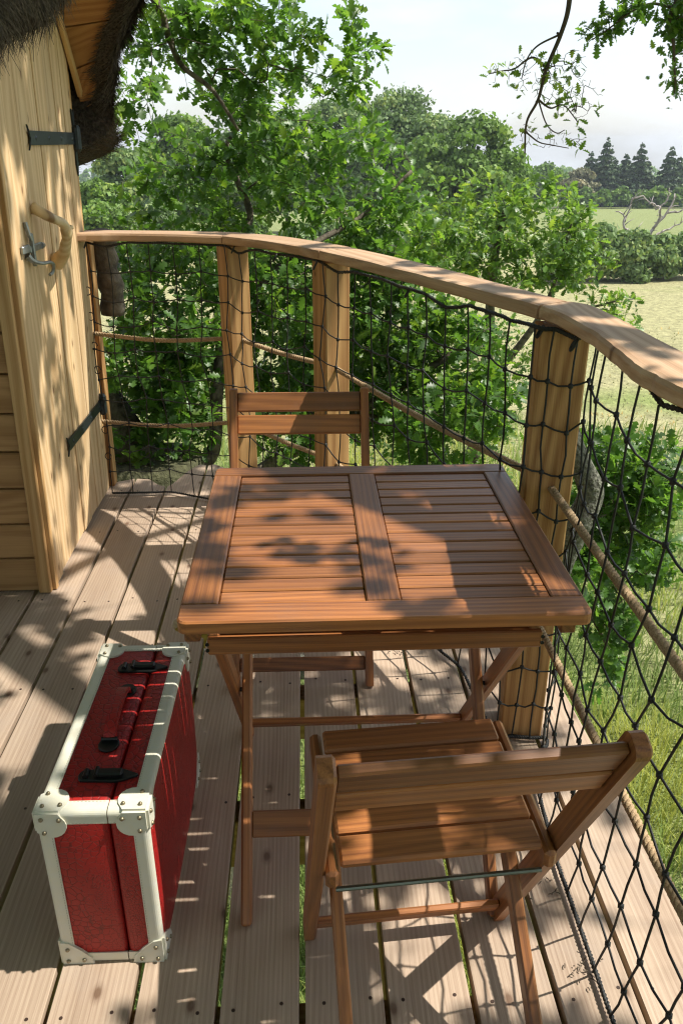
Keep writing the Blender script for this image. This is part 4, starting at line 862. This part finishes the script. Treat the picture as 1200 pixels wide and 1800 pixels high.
def branches_mesh(nodes, par, rad, nl, m, name, lo=.0011, sides=5, pw=2.3):
    n = len(nodes); acc = np.zeros(n)
    kids = np.bincount(par[par >= 0], minlength=n)
    for i in range(n - 1, -1, -1):
        if kids[i] == 0: acc[i] += lo ** pw
        if par[i] >= 0: acc[par[i]] += acc[i]
    r = acc ** (1 / pw); r[:nl] = np.maximum(rad[:nl], np.minimum(r[:nl], rad[:nl] * 1.1)); 
    V_ = []; F_ = []
    for i in range(n):
        j = par[i]
        if j < 0: continue
        if i < nl and j < nl and abs(i - j) == 1: continue
        a, b = nodes[j], nodes[i]; ra = min(r[j], r[i] * 1.25) if i >= nl else r[i]; rb = r[i]; d = b - a; L_ = np.linalg.norm(d)
        if L_ < 1e-5: continue
        d = d / L_; x = np.cross(d, [.3, .2, .9]); x /= np.linalg.norm(x) + 1e-9; y = np.cross(d, x); b0 = len(V_)
        for q, rr in ((a, ra), (b + d * rb * .4, rb)):
            for k in range(sides): t = 2 * math.pi * k / sides; V_.append(q + (x * math.cos(t) + y * math.sin(t)) * rr)
        F_ += [(b0 + k, b0 + (k + 1) % sides, b0 + sides + (k + 1) % sides, b0 + sides + k) for k in range(sides)]
    return mesh(name, V_, F_, m, True)
def leaves_at(nodes, par, ends, per, size, seed, spread=.09, up=.9, upward=.0):
    g = np.random.default_rng(seed); P = []; Fw = []; Up = []; T = []
    for e in ends:
        j = par[e]; d = nodes[e] - nodes[j]; d /= np.linalg.norm(d) + 1e-9; tb = g.normal(0, .24); n = g.poisson(per) + 1
        ph = g.uniform(0, 6.28)
        x = np.cross(d, [0, .1, 1]); x /= np.linalg.norm(x) + 1e-9; y = np.cross(d, x)
        for k in range(n):
            a = ph + k * 2.4 + g.normal(0, .2); f = d * g.uniform(.1, .9) + (x * math.cos(a) + y * math.sin(a)) * g.uniform(.6, 1.1) + np.array([0, 0, -.15 + upward])
            P.append(nodes[e] - d * abs(g.normal(0, spread * .5)) + f * .012); Fw.append(f); Up.append(np.array([0, 0, up]) + g.normal(0, .55, 3)); T.append(.45 + tb + g.normal(0, .16))
    P, Fw, Up, T = map(np.array, (P, Fw, Up, T)); s = size * g.uniform(.4, 1.3, len(P)); Ms = rotm(Fw, Up) * (s[:, None] * np.array([1, 1.05, 1]) )[:, None, :]
    return P, Ms, np.clip(T, 0, 1)
def limbs_mesh(limbs, off, name, m, seed=0, amp=.16):
    mb = MB(); g = np.random.default_rng(seed)
    for P, r0, r1 in limbs:
        S = smoothpath(P, 7); n = len(S); sd = 14 if r0 > .1 else 9
        V_, F_ = tubeg(S, [r0 + (r1 - r0) * (i / (n - 1)) ** .8 for i in range(n)], sd)
        V2 = []
        for i, v in enumerate(V_):
            c = S[min(i // sd, n - 1)]; d = Vector(v) - c; k = 1 + amp * noise.noise(Vector(v) * (2.2 / max(r0, .04) * .35)) + amp * .6 * noise.noise(Vector(v) * (1.2 / max(r0, .04))); V2.append(c + d * k - off)
        mb.add(V2, F_)
    return mb.mesh(name, m, True)
g = np.random.default_rng(17)
def blob_tips(blobs, dens, depth=.35, hole=.30, seed=0):
    g = np.random.default_rng(seed); out = []
    for x, y, z, ru, rv in blobs:
        n = int(dens * ru * rv * math.pi * 4); 
        d = g.normal(size=(n, 3)); d /= np.linalg.norm(d, axis=1, keepdims=True); d *= (g.random((n, 1)) ** (1 / 3))
        p = np.array([x, y, z]) + d * np.array([ru * 1.1, depth, rv * 1.1])
        out.append(p)
    P = np.concatenate(out); keep = [noise.noise(Vector(p) * 3.4 + Vector((5.1, seed, 0))) > -hole + .1 for p in P]
    return P[np.array(keep)]
MAIN = [(-0.59, 5.0, 1.964, 0.39, 0.18), (-0.14, 5.0, 2.018, 0.45, 0.15), (0.127, 5.0, 1.836, 0.3, 0.18), (-0.315, 5.2, 1.739, 0.32, 0.19), (-0.80, 4.4, 1.568, 0.11, 0.16), (-0.107, 5.6, 1.515, 0.53, 0.25), (-0.459, 5.9, 1.248, 0.64, 0.3), (0.266, 6.1, 1.277, 0.51, 0.31), (-0.79, 5.5, 1.096, 0.46, 0.25), (-0.047, 5.5, 1.027, 0.54, 0.22), (0.53, 5.5, 0.957, 0.33, 0.22), (-0.785, 5.0, 0.719, 0.37, 0.18), (-0.901, 4.8, 0.363, 0.28, 0.18), (-0.612, 4.8, 0.492, 0.2, 0.2), (-1.012, 4.9, -0.079, 0.28, 0.32), (-0.708, 4.9, 0.025, 0.21, 0.35), (-0.129, 5.2, 0.48, 0.32, 0.39), (-0.142, 5.0, -0.122, 0.29, 0.32), (0.56, 5.3, 0.421, 0.33, 0.4), (0.563, 5.2, -0.077, 0.34, 0.37), (0.998, 5.2, 0.182, 0.26, 0.33), (0.808, 4.6, -0.116, 0.3, 0.27), (1.067, 4.6, 0.054, 0.2, 0.2), (0.395, 5.6, 0.664, 0.26, 0.19), (0.14, 6.2, -0.133, 0.31, 0.7)]
YOUNG = [(1.47, 7.5, 0.786, 0.5, 0.4), (2.027, 7.5, 0.736, 0.45, 0.4), (1.087, 7.2, 0.584, 0.29, 0.34), (2.35, 7.5, 0.783, 0.22, 0.3), (2.489, 7.3, 0.375, 0.2, 0.25), (1.834, 7.4, 0.364, 0.55, 0.2), (2.596, 6.8, 0.146, 0.13, 0.14), (0.818, 7.4, 0.563, 0.25, 0.3)]
LOW = [(1.522, 3.9, -0.079, 0.21, 0.15), (1.705, 3.9, -0.307, 0.24, 0.18), (1.584, 3.9, -0.539, 0.18, 0.18), (1.894, 4.1, -0.227, 0.19, 0.19), (1.382, 3.7, -0.668, 0.13, 0.15), (1.721, 4.0, -1.068, 0.16, 0.2), (1.945, 4.1, -0.755, 0.16, 0.16), (1.337, 4.2, -0.36, 0.16, 0.19), (1.822, 4.2, -1.565, 0.14, 0.18)]
UR = [(1.22, 3.0, 1.80, .10, .05), (1.05, 3.0, 1.79, .10, .04), (1.26, 3.05, 1.66, .05, .10), (1.35, 3.1, 1.85, .15, .1), (.96, 3.0, 1.735, .05, .03)]
HANG = [(.86, 3.2, 1.60, .05, .07), (.96, 3.2, 1.56, .10, .06), (.93, 3.2, 1.66, .06, .05), (.79, 3.2, 1.64, .08, .06), (.67, 3.2, 1.64, .03, .03), (.80, 3.2, 1.44, .03, .04), (.90, 3.2, 1.43, .08, .03), (.98, 3.2, 1.42, .03, .02)]
LIMBS = [([(-1.0, 4.75, -4.1), (-1.05, 4.7, -2.4), (-.98, 4.68, -.9), (-.98, 4.72, -.32)], .46, .33),
         ([(-1.0, 4.72, -.6), (-1.5, 4.95, .5), (-1.9, 5.1, 2.0), (-1.6, 4.9, 3.2), (-.7, 4.3, 3.9), (.5, 3.4, 4.1), (1.6, 2.4, 3.9), (2.5, 1.3, 3.6)], .2, .05),
         ([(.5, 3.4, 4.1), (.6, 2.6, 3.9), (.7, 1.8, 3.7), (1.0, .9, 3.5)], .05, .02),
         ([(1.6, 2.4, 3.9), (1.9, 3.0, 3.7), (2.3, 3.4, 3.3)], .04, .02), ([(-.7, 4.3, 3.9), (.0, 3.9, 3.5), (.8, 3.6, 3.2)], .05, .02),
         ([(-1.6, 4.9, 3.2), (-1.1, 4.85, 2.7), (-.743, 4.8, 2.113), (-.668, 4.8, 1.917), (-.608, 4.8, 1.778), (-.456, 4.8, 1.662), (-.333, 4.8, 1.474)], .032, .008),
         ([(-.95, 4.75, -.5), (-.62, 4.9, -.4), (-.555, 4.95, 0), (-.5, 5.1, .4), (-.42, 5.5, .8), (-.341, 5.6, .99), (-.42, 5.6, 1.22), (-.462, 5.6, 1.42), (-.2, 5.8, 1.7)], .055, .010),
         ([(-.5, 5.1, .4), (-.1, 5.3, .75), (.4, 5.6, 1.0), (.7, 5.7, 1.25)], .03, .01),
         ([(-.9, 4.7, -.9), (-.3, 4.9, -.5), (.3, 5.1, -.2), (.8, 5.15, .1), (1.15, 5.1, .35)], .07, .012),
         ([(.3, 5.1, -.2), (.7, 4.8, -.15), (1.1, 4.6, .05)], .03, .01), ([(.3, 5.1, -.2), (.5, 5.3, .2), (.55, 5.4, .7)], .028, .01),
         ([(-.9, 4.6, -1.6), (-.2, 3.9, -1.3), (.45, 3.1, -.7), (.80, 2.6, -.15), (.905, 2.5, .2), (.944, 2.5, .337), (.905, 2.5, .44), (.868, 2.52, .52), (.83, 2.56, .66)], .075, .033),
         ([(-.2, 3.9, -1.3), (.6, 3.85, -1.0), (1.2, 3.85, -.65), (1.6, 3.9, -.35)], .045, .012), ([(1.2, 3.85, -.65), (1.5, 3.95, -.9), (1.75, 4.05, -1.3)], .02, .008),
         ([(.8, 3.6, 3.2), (.86, 3.3, 2.6), (.895, 3.2, 2.05), (.91, 3.2, 1.858), (.892, 3.2, 1.758), (.853, 3.2, 1.654), (.833, 3.2, 1.557), (.799, 3.2, 1.484), (.802, 3.2, 1.382)], .014, .0028),
         ([(.853, 3.2, 1.654), (.81, 3.2, 1.685), (.781, 3.2, 1.68), (.74, 3.2, 1.652), (.693, 3.2, 1.645), (.651, 3.2, 1.636)], .0045, .0018),
         ([(.892, 3.2, 1.758), (.816, 3.2, 1.723), (.781, 3.2, 1.68), (.768, 3.2, 1.62)], .004, .0018), ([(.833, 3.2, 1.557), (.88, 3.2, 1.53), (.926, 3.2, 1.539), (.985, 3.2, 1.484)], .004, .0018),
         ([(.803, 3.2, 1.45), (.85, 3.2, 1.42), (.90, 3.2, 1.41), (.96, 3.2, 1.40)], .003, .0014), ([(.833, 3.2, 1.557), (.87, 3.2, 1.48), (.91, 3.2, 1.45), (.94, 3.2, 1.46)], .003, .0014),
         ([(2.3, 3.4, 3.3), (1.7, 3.1, 2.5), (1.313, 3.0, 1.955), (1.19, 3.0, 1.811), (1.21, 3.0, 1.706), (1.235, 3.0, 1.591)], .018, .0025), ([(1.19, 3.0, 1.811), (1.12, 3.0, 1.822), (1.059, 3.0, 1.801), (.991, 3.0, 1.753), (.94, 3.0, 1.721)], .005, .002)]
oak = empty('oak_tree', (-1.0, 4.75, -4.0)); tag(oak, 'old oak with lobed leaves growing around and above the deck', 'oak tree'); OO = Vector(oak.location)
Ms_ = -OO
link('trunk', limbs_mesh(LIMBS[:1], OO, 'trunk', M['mossbark']), oak)
for k in (1, 6, 8): link('limb', limbs_mesh(LIMBS[k:k + 1], OO, 'limb', M['bark'], k), oak)
tag(link('limb', limbs_mesh(LIMBS[11:12], OO, 'limb', M['lichen'], 9), oak), 'grey lichen covered limb')
link('limb', limbs_mesh([l for k, l in enumerate(LIMBS) if k in (2, 3, 4, 5, 7, 9, 10, 12, 13)], OO, 'limb', M['bark'], 5), oak)
link('limb', limbs_mesh(LIMBS[14:], OO, 'limb', M['twig'], 6, .05), oak)
# canopy overhead (it throws the dappled shade): the sunlit patches are gaps between its leaves
LITS = [(-.60, 1.10, .14, .05), (-.45, 1.11, .1, .05), (-.6, .93, .27, .11), (-.85, 1.75, .2, .14), (-.9, 2.1, .08, .12), (-.72, 2.55, .07, .14), (-0.75, 1.83, 0.14, 0.17), (-0.64, 2.06, 0.05, 0.21), (-0.63, 2.39, 0.07, 0.19), (-0.68, 2.91, 0.16, 0.28), (-0.53, 3.11, 0.08, 0.31), (-0.83, 2.75, 0.08, 0.18), (-0.48, 2.24, 0.07, 0.08), (-0.6, 3.29, 0.1, 0.06), (-0.56, 2.18, 0.07, 0.08), (-0.44, 1.02, 0.15, 0.07), (0.34, 1.01, 0.12, 0.08), (0.62, 1.3, 0.09, 0.17), (0.6, 1.03, 0.1, 0.13), (0.71, 1.82, 0.1, 0.2), (0.61, 1.47, 0.05, 0.11), (0.39, 2.24, 0.09, 0.1), (0.24, 2.06, 0.09, 0.09), (-0.63, 1.57, 0.08, 0.05), (-0.47, 1.6, 0.07, 0.04), (-0.6, 1.46, 0.09, 0.06), (-0.44, 1.47, 0.06, 0.06), (-0.61, 1.33, 0.07, 0.06), (-0.48, 1.31, 0.06, 0.04), (-0.63, 1.19, 0.05, 0.03), (-0.41, 1.18, 0.04, 0.03), (-0.52, 1.2, 0.06, 0.04), (-0.28, 1.53, 0.07, 0.07), (-0.28, 1.37, 0.08, 0.07), (-0.3, 1.24, 0.08, 0.06), (-0.21, 1.17, 0.04, 0.03), (-0.05, 1.27, 0.03, 0.13), (-0.71, 1.64, 0.02, 0.03), (-0.7, 1.49, 0.02, 0.03), (-0.31, 1.81, 0.08, 0.03), (-0.07, 1.15, 0.04, 0.04), (-0.24, 0.92, 0.03, 0.07), (-0.42, 0.73, 0.04, 0.01), (-0.56, 1.12, 0.12, 0.03), (-1.75, 2.6, 0.06, 0.05), (-1.73, 2.69, 0.07, 0.07), (-1.75, 2.99, 0.06, 0.09), (-1.67, 3.08, 0.11, 0.1), (-1.45, 2.64, 0.13, 0.07), (-1.45, 2.98, 0.15, 0.11), (-1.53, 3.28, 0.16, 0.12), (-1.22, 3.18, 0.16, 0.1), (-1.05, 2.74, 0.1, 0.12), (-1.17, 2.56, 0.11, 0.09), (-0.99, 3.13, 0.06, 0.13), (-1.31, 3.06, 0.08, 0.08), (-1.57, 2.6, 0.11, 0.05), (-0.57, 2.78, 0.25, 0.25), (-0.29, 2.79, 0.2, 0.2), (-0.83, 3.18, 0.12, 0.12), (-0.62, 3.19, 0.15, 0.15), (-0.49, 3.19, 0.12, 0.12), (-0.16, 1.48, 0.09, 0.09), (-0.16, 1.18, 0.07, 0.07), (-0.18, 0.98, 0.06, 0.06), (-0.26, 1.83, 0.06, 0.06), (-0.36, 2.08, 0.08, 0.08), (-0.51, 2.48, 0.06, 0.06), (-1.26, 3.38, 0.15, 0.15), (-0.86, 3.08, 0.12, 0.12)]
LA = np.array(LITS)
def lit(sx, sy, grow):
    q = ((sx[:, None] - LA[:, 0]) / (LA[:, 2] + grow)) ** 2 + ((sy[:, None] - LA[:, 1]) / (LA[:, 3] + grow)) ** 2; return (q < 1).any(1)
nC = 2900; sx = g.uniform(-2.5, 1.0, nC); sy = g.uniform(-.3, 3.8, nC); hh = g.uniform(2.7, 3.9, nC)
keep = ~lit(sx, sy, .012) & ~((sx > .46) & (g.random(nC) < .72)); sx, sy, hh = sx[keep], sy[keep], hh[keep]
CT = np.stack([sx + .69 * hh, sy + .02 * hh, hh], 1)
T1 = np.concatenate([blob_tips(MAIN[:5], 100, .45, .22, 2), blob_tips(MAIN[5:11], 82, .5, .22, 22), blob_tips(MAIN[11:], 165, .5, .5, 23), blob_tips(LOW, 160, .2, .3, 3), blob_tips(UR, 320, .06, .6, 4)])
# keep the narrow view along the ropes and the field glimpses open
nd, pr, rd, nl_, ends = tree_graph(LIMBS, np.concatenate([T1, CT]), seed=1)
link('twigs', branches_mesh(nd - np.array(OO), pr, rd, nl_, M['twig'], 'twigs'), oak, kind='stuff')
n1 = len(T1)
P, Q, T = leaves_at(nd, pr, ends, 8.2, .074, 5)
ur_ = (P[:, 1] < 3.2) & (P[:, 2] < 2.2) & (P[:, 0] > .8); Q[ur_] *= .5
sxl = P[:, 0] + Q[:, 0, 0] * .5 - .69 * (P[:, 2]); syl = P[:, 1] + Q[:, 1, 0] * .5 - .02 * P[:, 2]
can = P[:, 2] > 2.35; drop = can & lit(sxl, syl, -.012); P, Q, T = P[~drop], Q[~drop], T[~drop]
# more crown leaves, out of view, added to deepen the shade
# the upper crown shuts out most of the sky above the deck
LT2 = np.array([(0, 0, 0), (.3, .2, .03), (.65, .3, .05), (1, 0, .04), (.65, -.3, .05), (.3, -.2, .03), (.5, 0, 0)]); LF2 = [(0, 6, 1), (1, 6, 2), (2, 6, 3), (3, 6, 4), (4, 6, 5), (5, 6, 0)]
g = np.random.default_rng(33); nU = 5200; ux = g.uniform(-4.2, 3.6, nU); uy = g.uniform(-4, 3.9, nU); uh = g.uniform(3.9, 5.3, nU); us, ut = ux - .69 * uh, uy - .02 * uh
ok = (us < .3) & ~lit(us, ut, .06) & ~((us > -2.7) & (ut > -.4) & (g.random(nU) < .35)); UP = np.stack([ux, uy, uh], 1)[ok]
cx_ = g.uniform(-3.6, 3.4, 1500); UP = np.concatenate([UP, np.stack([cx_, -3.6 + .25 * np.sin(cx_ * 2) + g.normal(0, .3, 1500), g.uniform(-1.0, 5.0, 1500)], 1)])  # unseen leaf curtain behind the camera, added to hold back sky light
cy_ = g.uniform(-3.6, 2.0, 900); UP = np.concatenate([UP, np.stack([-3.7 + g.normal(0, .25, 900), cy_, g.uniform(-.6, 5.0, 900)], 1)])  # second unseen curtain, on the left, added to lower the fill light
UL = [([(-1.6, 4.9, 3.2), (-1.6, 3.6, 4.4), (-1.2, 1.6, 4.9), (-.6, -1.0, 5.0), (0, -3.5, 4.7)], .12, .03), ([(-1.6, 3.6, 4.4), (-2.8, 2.0, 4.8), (-3.4, 0, 4.9), (-3.6, -3, 4.6)], .07, .02), ([(-1.2, 1.6, 4.9), (.6, .6, 5.0), (2.2, -1, 4.8), (3.0, -3, 4.5)], .07, .02), ([(-.6, 3.0, 4.6), (1.2, 3.2, 4.9), (2.8, 2.8, 4.6)], .05, .02)]
link('limb', limbs_mesh(UL, OO, 'limb', M['bark'], 15), oak)
nu, pu, ru_, nlu, eu = tree_graph(UL, UP[:900], .3, .05, seed=9); link('twigs', branches_mesh(nu - np.array(OO), pu, ru_, nlu, M['twig'], 'twigs', sides=3), oak, kind='stuff')
nL_ = 5; PU = np.repeat(UP, nL_, 0) + g.normal(0, .07, (len(UP) * nL_, 3)); QU = rotm(g.normal(size=(len(PU), 3)), g.normal(0, .6, (len(PU), 3)) + [0, 0, .9]) * g.uniform(.12, .19, len(PU))[:, None, None]
bad = lit(PU[:, 0] - .69 * PU[:, 2], PU[:, 1] - .02 * PU[:, 2], .03); PU, QU = PU[~bad], QU[~bad]
link('sky_screen_foliage', scatter('sky_screen_foliage', LT2, LF2, QU, PU - np.array(OO), np.clip(g.normal(.5, .2, len(PU)), 0, 1), M['leaf']), oak, kind='stuff')
# sparse young leaves of the hanging twig
HT = blob_tips(HANG, 1500, .05, .9, 6); nd2, pr2, rd2, nl2, e2 = tree_graph(LIMBS[14:20], HT, .04, .01, seed=3)
link('twigs', branches_mesh(nd2 - np.array(OO), pr2, rd2, nl2, M['twig'], 'twigs', lo=.0007), oak, kind='stuff')
P2, Q2, T2 = leaves_at(nd2, pr2, e2[::6], 1.4, .034, 8)
T2 = np.clip(T2 + .35, 0, 1)
def split_leaves(P, Q, T, parent, off, m, nparts, name='leaf'):
    C = np.array(cam.location); d = P - C; w = R(2.5); X = d[:, 0] * math.cos(w) - d[:, 1] * math.sin(w); Y = d[:, 0] * math.sin(w) + d[:, 1] * math.cos(w)
    c, s = math.cos(R(24.3)), math.sin(R(24.3)); dep = Y * c - d[:, 2] * s; up = Y * s + d[:, 2] * c
    inside = (dep > .5) & (np.abs(X / dep) < .40) & (np.abs(up / dep) < .61)
    front = np.abs(Q[:, :, 2] @ np.array([0, 0, 1.])) / (np.linalg.norm(Q[:, :, 2], axis=1) + 1e-9)
    size = np.where(inside, np.linalg.norm(Q[:, :, 0], axis=1) / np.maximum(dep, .5) * (.5 + front), 0); order = np.argsort(-size); a, b = order[:nparts], order[nparts:]
    vs_ = [scatter(name, LT, LF, np.eye(3)[None], np.zeros((1, 3)), np.array([t]), m) for t in np.linspace(.1, .9, 8)]
    for i in a:
        f = Matrix(Q[i].tolist()).to_4x4(); f.translation = Vector(P[i]) - off; link(name, vs_[int(np.clip(T[i] * 8, 0, 7))], parent, f)
    h_ = P[b][:, 2] > 2.35; v_ = b[~h_]; h_ = b[h_]
    link('foliage', scatter('foliage', LT, LF, Q[v_], P[v_] - np.array(off), T[v_], m), parent, kind='stuff')
    if len(h_): link('canopy_foliage', scatter('canopy_foliage', LT2, LF2, Q[h_], P[h_] - np.array(off), T[h_], m), parent, kind='stuff')
split_leaves(P, Q, T, oak, OO, M['leaf'], 290)
link('young_leaves', scatter('young_leaves', LT, LF, Q2, P2 - np.array(OO), T2, M['leafyoung']), oak, kind='stuff')
print('oak leaves', len(P), 'canopy', can.sum(), 'nodes', len(nd))
yo = empty('oak_tree', (1.75, 8.2, gz(1.75, 8.2))); tag(yo, 'younger bright green oak rising outside the handrail on the right', 'oak tree'); YO = Vector(yo.location)
YL = [([(1.75, 8.2, -4.1), (1.7, 8.1, -2.2), (1.75, 7.8, -.8), (1.7, 7.6, .3), (1.75, 7.5, .9)], .12, .02), ([(1.7, 7.9, -1.3), (1.2, 7.6, -.2), (1.0, 7.4, .6)], .05, .012), ([(1.75, 7.8, -.8), (2.2, 7.6, 0), (2.35, 7.5, .8)], .045, .01), ([(2.2, 7.6, 0), (2.5, 7.2, .1), (2.6, 6.9, .2)], .02, .008)]
link('trunk', limbs_mesh(YL, YO, 'trunk', M['bark'], 4), yo)
yt = np.concatenate([blob_tips(YOUNG, 75, .55, .42, 12), blob_tips([(1.6, 7.9, -.6, .8, .6), (1.4, 8.1, -1.6, .8, .6)], 25, .7, .3, 13)])
nd, pr, rd, nl_, ends = tree_graph(YL, yt, seed=5); link('twigs', branches_mesh(nd - np.array(YO), pr, rd, nl_, M['twig'], 'twigs', sides=4), yo, kind='stuff')
P, Q, T = leaves_at(nd, pr, ends, 8, .072, 9, up=1.0); split_leaves(P, Q, T, yo, YO, M['leafyoung'], 200)
print('young leaves', len(P))
print('tris', sum(sum(len(p.vertices) - 2 for p in o.data.polygons) if len(o.data.polygons) < 3000 else int(len(o.data.loops) - 2 * len(o.data.polygons)) for o in bpy.data.objects if o.type == 'MESH'))
